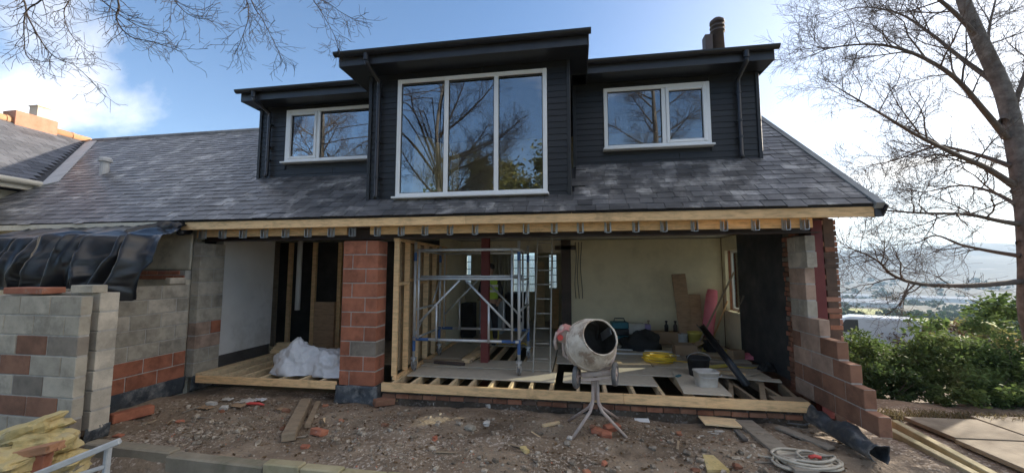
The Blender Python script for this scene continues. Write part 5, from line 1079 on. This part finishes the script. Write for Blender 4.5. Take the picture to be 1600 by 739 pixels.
    # kerbs: concrete beams on the left, edging blocks towards the middle, timber rails on the right
    for (x0, x1, y, z, lb) in [(-5.42, -4.30, 3.80, -.06, 'mossy concrete kerb beam at the foot of the low block wall'), (-4.28, -3.12, 3.74, -.09, 'sunken concrete kerb beam between the mossy beam and the edging blocks')]:
        tag(MB().cbox((0, 0, -.11), ((x1 - x0), .14, .22), Matrix.Rotation(.02, 3, 'Y'), .015).build_at('kerb_beam', 'concrete', ((x0 + x1) / 2, y, z)), lb, 'kerb')
    x = -3.10; k = 0; E0 = thing('kerb_edging', 'row of pale mossy edging blocks in front of the yard soil', 'kerb', (-1.5, 3.7, -.3))
    while x < .9:
        l = g.choice((.42, .44, .40)); piece('edging_block', (l, .12, .22), 'timber_edge', E0, (x + l / 2, 3.70 + .005 * (k % 2) + g.uniform(-.006, .006), -.165 + g.uniform(-.006, .006) - .01 * k), (0, 0, g.uniform(-.015, .015)), .012); x += l + .006; k += 1
    for i, (a, b) in enumerate((((1390, 668), (1532, 742)), ((1396, 655), (1560, 742)))):
        A, B = PZ(a[0], a[1], -.06), PZ(b[0], b[1], -.06); d = (B - A).normalized(); m = MB(); m.bar(A - V((0, 0, .07)), B + d * .6 - V((0, 0, .07)), .09, .14, (0, 0, 1), .008); tag(m.build('edging_sleeper', 'timber_edge', None, origin=A), ['timber edging rail beside the membrane tube', 'timber edging rail along the stone path'][i], 'edging')
mat('timber_edge', [(.34, .29, .17), (.46, .40, .25)], 5, .9, .4, 40, stain=(3, (.22, .21, .09), .5, .75), rand=.12)
build_clutter()
# ---- pile by the low wall: yellow stones, clay pieces, grey metal trestle
def build_pile():
    g = random.Random(17)
    def stone(lb, c, s, rz, rx, mt, sd, nm='stone', cat='stone'):
        M = Matrix.Rotation(rz, 3, 'Z') @ Matrix.Rotation(rx, 3, 'Y'); m = MB(); e = .55 if nm == 'stone' else .16
        pw = lambda t: math.copysign(abs(t) ** e, t)
        def fn(u, v):
            a = 6.2832 * u; b = -1.5708 + 3.1416 * v; d = V((pw(math.cos(a)) * pw(math.cos(b)), pw(math.sin(a)) * pw(math.cos(b)), pw(math.sin(b))))
            k = 1 + (.26 if nm == 'stone' else .05) * fbm(d.x * 1.4 + sd, d.y * 1.4, d.z * 1.4 + sd, 3) + .05 * fbm(d.x * 6, d.y * 6 + sd, d.z * 6, 2)
            return M @ V((d.x * s[0] / 2 * k, d.y * s[1] / 2 * k, d.z * s[2] / 2 * k))
        m.grid(fn, 40, 20); tag(m.build_at(nm, mt, V(c)), lb, cat)
    Y = 3.1
    def at(px, py, yy=Y): return PY(px, py, yy)
    stone('large yellow stone slab leaning on top of the rubble pile', at(48, 672, 3.2), (.62, .30, .17), .05, -.30, 'stone_yellow', 1)
    stone('yellow stone slab below the leaning slab', at(75, 690, 3.15), (.42, .30, .19), .2, .05, 'stone_yellow', 2)
    stone('yellow stone at the bottom of the rubble pile', at(20, 722, 2.95), (.50, .35, .20), -.1, .05, 'stone_yellow', 3)
    stone('mossy tan stone beside the grey metal trestle', at(95, 722, 3.2), (.40, .3, .20), .3, .1, 'stone_yellow', 4)
    stone('long terracotta coping lying across the rubble pile', at(45, 706, 2.98), (.62, .13, .075), .02, -.22, 'terracotta', 5, 'coping', 'tile')
    stone('clay pipe stub under the terracotta coping', at(66, 722, 3.0), (.09, .09, .16), .3, .1, 'brick_clay', 6, 'pipe_stub', 'pipe')
    stone('dark stone at the back of the rubble pile', at(8, 700, 3.4), (.5, .35, .3), .1, .0, 'concrete', 7)
    stone('dark brown stone filling the base of the rubble pile', at(40, 740, 3.15), (.9, .4, .3), .1, .0, 'concrete', 8)
    T = thing('metal_trestle', 'grey painted metal trestle frame in front of the yellow stones', 'trestle', at(165, 745, 2.85)); 
    def tb(nm, a, b, w=.035): m = MB(); m.bar(a, b, w, w, (0, 0, 1), .006); m.build(nm, 'grey_paint', T)
    A, B = at(188, 688, 2.85), at(30, 752, 2.55); tb('top_rail', A, B, .045); L0 = at(170, 692, 2.86); tb('leg', L0 + V((0, 0, -.03)), V((L0.x - .02, L0.y, -.3)), .04); a2 = at(128, 738, 2.86); tb('brace', V((L0.x, L0.y, at(165, 727, 2.86).z)), at(105, 747, 2.7), .03); L1 = at(60, 735, 2.6); tb('leg', L1 + V((0, 0, -.03)), V((L1.x, L1.y, -.3)), .04)
build_pile()
# ================================================================== TREES AND SHRUBS
def grow(m, pts, rads, rg, level, maxl, spawn, lens, droop, n):
    """tube for a limb, then side shoots along it, each bending and splitting again"""
    m.tube(pts, rads, n, False)
    if level >= maxl: return
    L_ = sum((pts[i + 1] - pts[i]).length for i in range(len(pts) - 1)); cnt = max(2, int(spawn[level] * L_ / lens[level]))
    for j in range(cnt):
        t = .18 + .82 * (j + rg.random()) / cnt; f = min(t, .999) * (len(pts) - 1); i = int(f); p = pts[i].lerp(pts[i + 1], f - i); d = (pts[i + 1] - pts[i]).normalized()
        ax = d.orthogonal().normalized(); ax = Matrix.Rotation(rg.uniform(0, 6.283), 3, d) @ ax
        nd = (d * rg.uniform(.45, .9) + ax * rg.uniform(.5, .95)).normalized(); l = lens[level] * rg.uniform(.5, 1.25) * (1 - .35 * t); k = 5 if level < 2 else 4
        q = [p]; dd = nd
        for s in range(k):
            dd = (dd + V((rg.gauss(0, .20), rg.gauss(0, .20), rg.gauss(0, .16) + droop)) ).normalized(); q.append(q[-1] + dd * (l / k))
        r0 = min(rads[i] * .55, .011 * l + .0035)
        grow(m, q, [max(.0022, r0 * (1 - .82 * s / k)) for s in range(k + 1)], rg, level + 1, maxl, spawn, lens, droop, 5 if level == 0 else 4 if level == 1 else 3)
def smooth_path(ps, k=4):
    out = []
    for i in range(len(ps) - 1):
        p0, p1, p2, p3 = ps[max(i - 1, 0)], ps[i], ps[i + 1], ps[min(i + 2, len(ps) - 1)]
        for s in range(k):
            t = s / k; out.append(.5 * ((2 * p1) + (p2 - p0) * t + (2 * p0 - 5 * p1 + 4 * p2 - p3) * t * t + (3 * p1 - p0 - 3 * p2 + p3) * t ** 3))
    return out + [ps[-1]]
def build_right_tree():
    rg = random.Random(12); T = thing('bare_tree', 'tall bare winter tree beyond the shrubs with limbs reaching towards the house', 'tree', (8.7, 9.0, -.5))
    def path(pp): return smooth_path([PY(x, y, Y) for x, y, Y in pp])
    m = MB(); trunk = smooth_path([V((8.75, 9.0, -.6)), PY(1616, 500, 9.0), PY(1612, 420, 9.0), PY(1605, 330, 9.0), PY(1590, 240, 9.0), PY(1570, 150, 9.1), PY(1530, 60, 9.1), PY(1505, 0, 9.1), PY(1480, -90, 9.1), PY(1440, -200, 9.2)])
    n = len(trunk); m.tube(trunk, [.205 * (1 - .66 * (i / (n - 1)) ** 1.1) + (.08 if i < 2 else 0) for i in range(n)], 14, False)
    # bark ridges
    for i, p in enumerate(m.v): q = V(p); k = 1 + .05 * fbm(q.x * 7, q.y * 7, q.z * 1.5); m.v[i] = p
    m.build('trunk', 'bark', T, True)
    limbs = [([(1592, 440, 9), (1520, 446, 8.6), (1440, 444, 8.2), (1395, 430, 8.0), (1372, 408, 7.9), (1340, 392, 7.8), (1315, 385, 7.8)], .085),
             ([(1594, 400, 9), (1545, 392, 9.3), (1500, 382, 9.6), (1462, 368, 9.8), (1430, 380, 10), (1390, 383, 10.2)], .07),
             ([(1590, 350, 9), (1560, 345, 8.8), (1510, 335, 8.6), (1440, 333, 8.3), (1375, 328, 8.1), (1345, 322, 8.0)], .085),
             ([(1584, 290, 9), (1540, 262, 8.7), (1490, 240, 8.4), (1430, 210, 8.1), (1380, 180, 7.9), (1330, 150, 7.7), (1300, 132, 7.6)], .10),
             ([(1580, 260, 9), (1520, 240, 9.4), (1460, 230, 9.9), (1400, 250, 10.3), (1340, 262, 10.6)], .08),
             ([(1572, 215, 9), (1535, 170, 8.6), (1490, 120, 8.3), (1430, 85, 8.1), (1370, 70, 8), (1300, 75, 7.9), (1265, 90, 7.9)], .10),
             ([(1555, 130, 9.1), (1500, 90, 9.5), (1450, 50, 9.9), (1400, 20, 10.2), (1340, 12, 10.5), (1290, 30, 10.6)], .085),
             ([(1530, 60, 9.1), (1480, 10, 8.8), (1420, -30, 8.6), (1350, -40, 8.4), (1290, -20, 8.2)], .08),
             ([(1568, 190, 9), (1590, 150, 9.2), (1612, 80, 9.5), (1640, -20, 9.8)], .13),
             ([(1585, 300, 9), (1620, 240, 9.3), (1680, 170, 9.7), (1740, 120, 10)], .10),
             ([(1592, 380, 9), (1640, 350, 9.4), (1720, 330, 9.8)], .08),
             ([(1588, 320, 9), (1550, 300, 9.7), (1500, 290, 10.4), (1440, 300, 11), (1380, 290, 11.4)], .07),
             ([(1545, 110, 9.1), (1545, 50, 9.6), (1560, -20, 10), (1575, -110, 10.4)], .07)]
    cr = MB()
    for pp, r0 in limbs:
        ps = path(pp); k = len(ps); grow(cr, ps, [max(.006, r0 * .66 * (1 - .92 * (i / (k - 1)) ** .7)) for i in range(k)], rg, 0, 3, (7, 6.8, 5.2), (1.3, .60, .27), .035, 7)
    cr.build('crown', 'twig', T, True)
build_right_tree()
def build_left_tree():
    # stands behind and left of the viewer; its drooping twigs hang into the top of the view
    rg = random.Random(7); T = thing('bare_tree', 'bare tree whose thin drooping twigs hang over the left roof', 'tree', (-5.2, -2.6, -.4))
    m = MB(); trunk = smooth_path([V((-5.2, -2.6, -.5)), V((-5.15, -2.55, 1.2)), V((-5.3, -2.5, 3.2)), V((-5.1, -2.3, 5.2)), V((-5.2, -2.2, 7.2)), V((-5.0, -2.3, 9.2))]); n = len(trunk)
    m.tube(trunk, [.19 * (1 - .8 * i / (n - 1)) for i in range(n)], 12, False); m.build('trunk', 'bark', T, True)
    cr = MB()
    def P(x, y, Y): return PY(x, y, Y)
    root = V((-5.1, -2.3, 5.3))
    front = [([root, V((-5.6, .2, 6.4)), V((-5.9, 2.0, 6.2)), P(20, -30, 3.6), P(45, 30, 3.7), P(80, 85, 3.8), P(120, 105, 3.9), P(165, 152, 3.95)], .05),
             ([root, V((-5.0, .2, 6.8)), V((-4.8, 2.2, 6.4)), P(175, -30, 3.7), P(182, 30, 3.8), P(205, 58, 3.85), P(240, 66, 3.9), P(285, 82, 3.9)], .045),
             ([root, V((-5.0, .4, 6.9)), V((-4.6, 2.2, 6.6)), P(110, -40, 3.9), P(100, 20, 4.0), P(115, 60, 4.0), P(150, 90, 4.1)], .04),
             ([root, V((-4.4, .3, 6.9)), V((-3.8, 2.3, 6.4)), P(370, -30, 4.0), P(388, 20, 4.1), P(378, 60, 4.1), P(366, 86, 4.15)], .035),
             ([root, V((-4.2, .2, 7.0)), V((-3.4, 2.4, 6.5)), P(385, -20, 4.2), P(410, 30, 4.3), P(430, 70, 4.3), P(442, 96, 4.35)], .035),
             ([root, V((-4.1, .1, 7.1)), V((-3.2, 2.4, 6.6)), P(475, -30, 4.2), P(500, 15, 4.3), P(522, 55, 4.3), P(530, 82, 4.3)], .03),
             ([root, V((-4.1, .4, 7.2)), V((-3.0, 2.5, 6.8)), P(480, -40, 4.5), P(520, 10, 4.6), P(560, 34, 4.6)], .03),
             ([root, V((-4.6, .3, 6.6)), V((-4.3, 2.0, 6.2)), P(255, -30, 3.9), P(280, 10, 4.0), P(305, 28, 4.0), P(332, 30, 4.05)], .035),
             ([root, V((-5.4, .0, 6.2)), V((-5.6, 1.8, 5.9)), P(60, -40, 3.3), P(40, 20, 3.4), P(38, 60, 3.4), P(45, 92, 3.45), P(84, 97, 3.5)], .04),
             ([root, V((-5.2, .3, 6.6)), V((-5.2, 2.0, 6.3)), P(130, -40, 3.6), P(170, 10, 3.7), P(215, 40, 3.7), P(262, 56, 3.75)], .04)]
    for pp, r0 in front:
        ps = smooth_path(pp, 5); k = len(ps); m2 = cr
        cr.tube(ps[:10], [r0 * .6 * (1 - .03 * i) for i in range(10)], 6, False)
        tail = ps[9:]; kk = len(tail); grow(cr, tail, [max(.0035, r0 * .42 * (1 - .92 * (i / (kk - 1)) ** .6)) for i in range(kk)], rg, 1, 3, (0, 3.6, 2.2), (0, .42, .17), -.02, 5)
    back = [((0, 0, 3.3), (1.6, -.6, 1.9)), ((0, 0, 2.6), (-1.8, -.4, 1.6)), ((0, 0, 3.9), (2.4, .2, 1.5)), ((0, 0, 4.6), (-1.6, .6, 2.0)), ((0, 0, 5.2), (1.9, -.3, 2.1)), ((0, 0, 6.2), (-1.2, -.6, 2.2)), ((0, 0, 7.0), (1.2, .3, 2.2)), ((0, 0, 8.2), (.3, .2, 2.0)), ((0, 0, 3.0), (2.9, -.8, .9)), ((0, 0, 5.6), (3.0, .4, .8))] + [((0, 0, rg.uniform(3.8, 8.2)), (rg.uniform(-2.6, 3.2), rg.uniform(-.8, .8), rg.uniform(.8, 2.0))) for _ in range(9)]
    for a, d in back:
        p = V((-5.15, -2.4, a[2])); d = V(d); ps = smooth_path([p, p + d * .35 + V((0, 0, -.1)), p + d * .7, p + d + V((0, 0, .3))], 3); k = len(ps); grow(cr, ps, [max(.008, .055 * (1 - .85 * i / (k - 1))) for i in range(k)], rg, 0, 3, (8, 6, 4), (1.0, .55, .28), .05, 6)
    cr.build('crown', 'twig_dark', T, True)
build_left_tree()
def leaf_mass(m, g, c, r, n, size, flat=1., shell=.55):
    """leaf-sized faces through an uneven volume made of clumps"""
    clumps = []
    for i in range(max(6, int(n / 160))):
        a = g.uniform(0, 6.283); b = math.asin(g.uniform(-.35, 1)); rr = g.uniform(shell, 1) ; d = V((math.cos(a) * math.cos(b) * r[0], math.sin(a) * math.cos(b) * r[1], math.sin(b) * r[2])) * rr
        clumps.append((V(c) + d, g.uniform(.16, .34) * min(r)))
    for i in range(n):
        cc, cr_ = g.choice(clumps); p = cc + V((g.gauss(0, 1), g.gauss(0, 1), g.gauss(0, .8))) * cr_ * .62
        s = size * g.uniform(.6, 1.4); u = V((g.gauss(0, 1), g.gauss(0, 1), g.gauss(0, .6))).normalized(); w = u.orthogonal().normalized(); w = Matrix.Rotation(g.uniform(0, 6.283), 3, u) @ w
        m.add([p - u * s, p - w * s * .42, p + u * s, p + w * s * .42 + u.cross(w) * s * .15], [(0, 1, 2, 3)])
def build_shrubs():
    g = random.Random(23)
    spots = [(4.55, 8.3, .55, .6, .62, 'leaf_green', 'dense green shrub close behind the stepped wall'), (5.35, 8.5, .75, .7, .66, 'leaf_green', 'rounded green shrub beside the first shrub behind the wall'), (6.3, 8.2, .8, .75, .70, 'leaf_green', 'wide green shrub in the middle of the shrub row'),
             (7.3, 8.0, .8, .8, .66, 'leaf_green', 'green shrub before the bare tree trunk'), (8.3, 8.1, .9, .8, .62, 'leaf_yellow', 'yellowish green shrub at the foot of the bare tree'), (5.0, 7.55, .55, .45, .42, 'leaf_dark', 'low dark green shrub spilling towards the path'), (6.1, 7.3, .65, .5, .42, 'leaf_green', 'low green shrub at the edge of the stone path'), (7.2, 7.2, .7, .5, .38, 'leaf_yellow', 'straggly yellowish shrub by the path edge'),
             (4.35, 7.75, .32, .32, .38, 'leaf_yellow', 'small yellowing shrub at the corner of the brick gable'), (9.4, 7.6, .9, .8, .62, 'leaf_dark', 'dark evergreen shrub beyond the bare tree'), (8.4, 7.0, .7, .5, .42, 'leaf_yellow', 'dry yellowish shrub by the path end')]
    for x, y, rx, ry, rz, mt, lb in spots:
        zb = -.42; T = thing('shrub', lb, 'shrub', (x, y, zb), 'shrubs beyond the path'); m = MB(); n = int(13000 * rx * (rz + .3)); leaf_mass(m, g, (x, y, zb + rz * .74), (rx, ry, rz * .94), n, .036, shell=.35); m.build('foliage', mt, T)
        m = MB()
        for k in range(9):
            a = g.uniform(0, 6.283); e = V((x + math.cos(a) * rx * .7, y + math.sin(a) * ry * .7, zb + rz * g.uniform(.9, 1.5))); b = V((x + .05 * math.cos(a), y + .05 * math.sin(a), zb)); m.tube([b, b.lerp(e, .5) + V((0, 0, .08)), e], [.012, .008, .003], 5, False)
        m.build('stem', 'twig', T, True)
    # rough dry grass and brambles under the shrubs
    m = MB()
    for i in range(6000):
        x = g.uniform(3.7, 9.6); y = 6.2 + (x - 3.7) * .06 + abs(g.gauss(0, .55)); 
        if y > 9: continue
        z = -.42 + .26 * (1 - sm(6.3, 7.5, y)); h = g.uniform(.03, .13); a = g.uniform(0, 6.283); b = V((x, y, z)); w = V((math.cos(a), math.sin(a), 0)) * .006; t = b + V((g.gauss(0, .07), g.gauss(0, .07), h)); mid = b.lerp(t, .55) + V((0, 0, .03))
        m.add([b - w, b + w, mid + w * .7, t, mid - w * .7], [(0, 1, 2, 4), (4, 2, 3)])
    o = stuff(m.build('rough_grass', 'grass_blade')); o['label'] = 'rough dry grass under the shrubs along the path'; o['category'] = 'grass'
    # bank of earth carrying the shrubs
    m = MB(); m.grid(lambda u, v: ((x := 3.62 + 8 * u), (y := 6.15 + 4.2 * v), -.17 - .26 * sm(.0, .35, v) + .05 * fbm(x, y, 6)), 60, 40); struct(m.build('earth_bank', 'dirt', smooth=True))
build_shrubs()
def build_back_garden():
    # evergreens and a bare tree behind the viewer, which the windows mirror
    g = random.Random(51)
    for i, (x, y, rx, rz, lb) in enumerate([(-4.3, -9.5, 2.0, 3.1, 'broad evergreen tree mirrored in the middle pane of the big window'), (-.9, -10.0, 2.1, 3.2, 'broad evergreen tree mirrored in the right pane of the big window'), (-7.8, -10, 2.0, 2.4, 'evergreen tree mirrored in the left dormer window'), (3.0, -13, 2.2, 2.6, 'evergreen tree mirrored low in the right dormer window')]):
        T = thing('evergreen_tree', lb, 'tree', (x, y, -.5), 'evergreens behind the viewer'); m = MB(); leaf_mass(m, g, (x, y, 1.2 + rz * 1.15), (rx, rx, rz * 1.2), 15000, .12, shell=.25); m.build('crown', 'leaf_yellow' if i < 2 else 'leaf_green', T)
        m = MB(); m.tube([(x, y, -.6), (x, y, 1.5), (x + .1, y, 3.4)], [.2, .16, .06], 8, False); m.build('trunk', 'bark', T, True)
    for (tx, ty, ht, sd, lb) in [(4.2, -8, 13.5, 77, 'bare tree behind the viewer mirrored in the right dormer window'), (-14, -6, 11, 78, 'bare tree behind the viewer mirrored in the left dormer window')]:
        rg = random.Random(sd); T = thing('bare_tree', lb, 'tree', (tx, ty, -.5)); cr = MB(); m = MB(); tr = smooth_path([V((tx, ty, -.6)), V((tx - .1, ty, ht * .3)), V((tx + .1, ty + .1, ht * .65)), V((tx, ty, ht))]); m.tube(tr, [.3 * (1 - .85 * i / (len(tr) - 1)) for i in range(len(tr))], 10, False); m.build('trunk', 'bark', T, True)
        for k in range(20):
            a = rg.uniform(0, 6.283); z = ht * (.28 + .034 * k); d = V((math.cos(a) * 3.0, math.sin(a) * 2.2, 1.8)) * rg.uniform(.7, 1.1); p = V((tx, ty, z)); ps = smooth_path([p, p + d * .4, p + d * .75 + V((0, 0, .1)), p + d], 3); n = len(ps); grow(cr, ps, [max(.010, .045 * (1 - .85 * i / (n - 1))) for i in range(n)], rg, 0, 3, (8, 6, 4), (1.3, .7, .4), .03, 5)
        cr.build('crown', 'twig', T, True)
build_back_garden()
# ================================================================== PARKED VANS, FAR SHEDS, FAR TREES
def build_van(loc, rz, paint, lb, low=False, group='vehicles parked below the garden'):
    T = thing('parked_car' if low else 'parked_van', lb, 'car' if low else 'van', loc, group); T.rotation_euler[2] = rz; base = len(bpy.data.objects)
    H, Ln, Wd = (1.48, 4.3, 1.75) if low else (1.95, 4.9, 1.9); o0 = ORG[T]
    if low: prof = [(-Ln / 2, .35), (-Ln / 2 + .02, .75), (-Ln / 2 + .35, .92), (-Ln / 2 + 1.15, 1.0), (-Ln / 2 + 1.75, H - .05), (.5, H), (Ln / 2 - .6, H - .1), (Ln / 2 - .1, .95), (Ln / 2, .7), (Ln / 2 - .02, .35)]
    else: prof = [(-Ln / 2, .35), (-Ln / 2 + .02, .8), (-Ln / 2 + .25, 1.0), (-Ln / 2 + .95, 1.15), (-Ln / 2 + 1.55, H - .12), (-Ln / 2 + 1.9, H), (Ln / 2 - .15, H), (Ln / 2, H - .2), (Ln / 2, .4), (Ln / 2 - .02, .35)]
    def bld(m, nm, mt, par, sm_=False): m.v = [(p[0] + o0.x, p[1] + o0.y, p[2] + o0.z) for p in m.v]; return m.build(nm, mt, par, sm_)
    m = MB(); n = len(prof); secs = [(-Wd / 2, .94), (-Wd / 2 + .1, 1), (Wd / 2 - .1, 1), (Wd / 2, .94)]
    vs = [(x, yy, .35 + (z - .35) * k if z > .9 else z) for yy, k in secs for x, z in prof]; fs = [(i * n + j, i * n + (j + 1) % n, (i + 1) * n + (j + 1) % n, (i + 1) * n + j) for i in range(3) for j in range(n)] + [tuple(range(n)), tuple(3 * n + j for j in range(n))[::-1]]
    m.add(vs, fs); body = bld(m, 'body', paint, T)
    x0 = -Ln / 2 + (1.2 if low else 1.02)
    for s in (-1, 1):
        y = s * (Wd / 2 + .004)
        wins = [[(x0 + .15, 1.0), (x0 + .62, H - .2), (x0 + 1.2, H - .17), (x0 + 1.2, 1.0)]] + ([[(x0 + 1.28, 1.0), (x0 + 1.28, H - .17), (x0 + 2.1, H - .2), (x0 + 2.45, 1.0)]] if low else [])
        for w in wins: m = MB(); m.prism([(a, y - s * .02, b) for a, b in w], (0, s * .022, 0)); bld(m, 'side_window', 'car_glass', T)
        for wx in (-Ln / 2 + .85, Ln / 2 - .85):
            m = MB(); M = Matrix.Rotation(R(90), 3, 'X'); m.lathe([(.18, -.1), (.30, -.1), (.33, -.07), (.33, .07), (.30, .1), (.18, .1)], 20, M, (wx, s * (Wd / 2 - .08), .33)); wh = bld(m, 'wheel', 'tyre', T, True); m = MB(); m.lathe([(0, -.085), (.18, -.09), (.18, .09), (0, .085)], 14, M, (wx, s * (Wd / 2 - .08), .33)); bld(m, 'rim', 'car_silver', wh)
        m = MB(); m.cbox((-Ln / 2 + .06, s * (Wd / 2 - .25), .78), (.12, .3, .14), None, .03); bld(m, 'headlight', 'galv', T); m = MB(); m.cbox((Ln / 2 - .03, s * (Wd / 2 - .12), .95), (.08, .12, .3), None, .02); bld(m, 'tail_light', 'red_plastic', T)
        m = MB(); m.cbox((x0 + .25, s * (Wd / 2 + .1), 1.08), (.1, .18, .14), None, .03); bld(m, 'mirror', 'black_plastic', T)
    pa, pb = (prof[3], prof[4]); m = MB(); e = .012; nx, nz = -(pb[1] - pa[1]), (pb[0] - pa[0]); ll = math.hypot(nx, nz); nx, nz = nx / ll * e, nz / ll * e
    a, b = (pa[0] * .93 + pb[0] * .07, pa[1] * .93 + pb[1] * .07), (pa[0] * .08 + pb[0] * .92, pa[1] * .08 + pb[1] * .92)
    m.add([(a[0] + nx, -Wd / 2 + .14, a[1] + nz), (a[0] + nx, Wd / 2 - .14, a[1] + nz), (b[0] + nx, Wd / 2 - .18, b[1] * .985 + nz), (b[0] + nx, -Wd / 2 + .18, b[1] * .985 + nz)], [(0, 1, 2, 3)]); bld(m, 'windscreen', 'car_glass', T)
def build_far():
    g = random.Random(61)
    for (px, d, rz, paint, lb, low) in [(1345, 33, -.5, 'car_white', 'white van parked behind the shrubs next to the brick gable', False), (1395, 36, -.5, 'car_white', 'white van parked behind the first van', False), (1432, 38, -.5, 'car_silver', 'silver car parked at the end of the row of vans', True), (1318, 38, -.5, 'car_silver', 'silver car half hidden by the brick gable', True)]:
        r = _ray(px, 480); r = V((r.x, r.y, 0)).normalized() * d; build_van((r.x, r.y, terr(r.x, r.y) + .02), rz, paint, lb, low)
    m = MB(); c = _ray(1375, 480); c = V((c.x, c.y, 0)).normalized() * 35; m.grid(lambda u, v: V(((x := c.x - 12 + 26 * u), (y := c.y - 5 + 12 * v), terr(x, y) + .01)), 30, 14); struct(m.build('car_park', 'slab', smooth=True))
    for i, (px, d, w, h, lb) in enumerate([(1352, 520, 50, 5, 'long pale warehouse by the green fields below the hill'), (1478, 820, 95, 6, 'longest white warehouse roof in the valley'), (1330, 820, 50, 6, 'small pale warehouse nearest the brick gable edge'), (1535, 900, 60, 6, 'pale warehouse behind the bare tree trunk')]):
        r = _ray(px, 450); r = V((r.x, r.y, 0)).normalized(); p = r * d; z = terr(p.x, p.y); s = V((r.y, -r.x, 0)); k = thing('warehouse', lb, 'building', (p.x, p.y, z - 1)); m = MB(); a = p - s * w / 2 + V((0, 0, z - 1)); b = p + s * w / 2 + V((0, 0, z - 1))
        m.prism([a, a + r * 22, a + r * 22 + V((0, 0, h)), a + V((0, 0, h))], b - a); m.build('wall', 'plaster_white', k); m = MB(); m.prism([a + V((0, 0, h + .01)) - r * .5, a + r * 22.5 + V((0, 0, h + .01)), a + r * 11 + V((0, 0, h + 3))], b - a); m.build('roof', 'grey_paint', k)
    # hedges, copses and woods of the valley: far off, they read as one mass
    m = MB()
    for i in range(1500):
        px = g.uniform(1290, 1700); d = math.exp(g.uniform(math.log(55), math.log(1500))); r = _ray(px, 450); r = V((r.x, r.y, 0)).normalized(); p = r * d
        if fbm(p.x * .012, p.y * .012, 9, 3) < .08: continue
        z = terr(p.x, p.y); s = g.uniform(1.2, 2.6) * (.8 + d / 500)
        for k in range(9):
            c = V((p.x + g.gauss(0, s * .6), p.y + g.gauss(0, s * .6), z + s * g.uniform(.1, 1.0))); q = s * g.uniform(.25, .55); u = V((g.gauss(0, 1), g.gauss(0, 1), g.gauss(0, 1))).normalized(); w = u.orthogonal().normalized(); t = u.cross(w)
            m.add([c - u * q, c - w * q, c + u * q, c + w * q, c + t * q, c - t * q], [(0, 1, 4), (1, 2, 4), (2, 3, 4), (3, 0, 4), (1, 0, 5), (2, 1, 5), (3, 2, 5), (0, 3, 5)])
    o = stuff(m.build('valley_woods', 'leaf_dark')); o['label'] = 'hedges and woods spread through the hazy valley'; o['category'] = 'woods'
    # hedge and yellow grass just beyond the vans
    for i, (px, d, s, mt, lb) in enumerate([(1475, 34, 1.5, 'dead_leaf', 'brown leafless hedge clump beyond the silver car'), (1540, 30, 1.4, 'leaf_yellow', 'yellowish hedge clump left of the bare tree trunk'), (1600, 20, 1.5, 'leaf_green', 'rounded green bush right of the bare tree trunk'), (1510, 38, 1.3, 'leaf_dark', 'dark hedge clump between the brown hedge and the tree'), (1575, 40, 1.6, 'leaf_dark', 'dark hedge clump behind the bare tree trunk')]):
        r = _ray(px, 480); r = V((r.x, r.y, 0)).normalized() * d; z = terr(r.x, r.y); T = thing('hedge_clump', lb, 'hedge', (r.x, r.y, z), 'hedge beyond the vans'); m = MB(); leaf_mass(m, g, (r.x, r.y, z + .9 * s * .6), (2.2 * s, 1.2 * s, .9 * s), 2600, .10); m.build('foliage', mt, T)
        m = MB(); m.tube([(r.x, r.y, z - .2), (r.x, r.y, z + s)], [.12, .04], 6, False); m.build('stem', 'bark', T)
build_far()
# ================================================================== HAZE over the valley
def build_haze():
    m = bpy.data.materials.new('haze'); m.use_nodes = True; nt = m.node_tree; nt.nodes.clear(); v = nt.nodes.new('ShaderNodeVolumePrincipled'); v.inputs['Color'].default_value = (.55, .76, 1, 1); v.inputs['Density'].default_value = 3.0e-4; v.inputs['Anisotropy'].default_value = .0
    o = nt.nodes.new('ShaderNodeOutputMaterial'); nt.links.new(v.outputs[0], o.inputs['Volume']); MAT['haze'] = m
    b = MB(); b.box(-5300, 5300, -5300, 5300, -90, 240); h = stuff(b.build('haze', 'haze')); h['label'] = 'pale blue haze lying over the valley and hills'; h['category'] = 'haze'
build_haze()
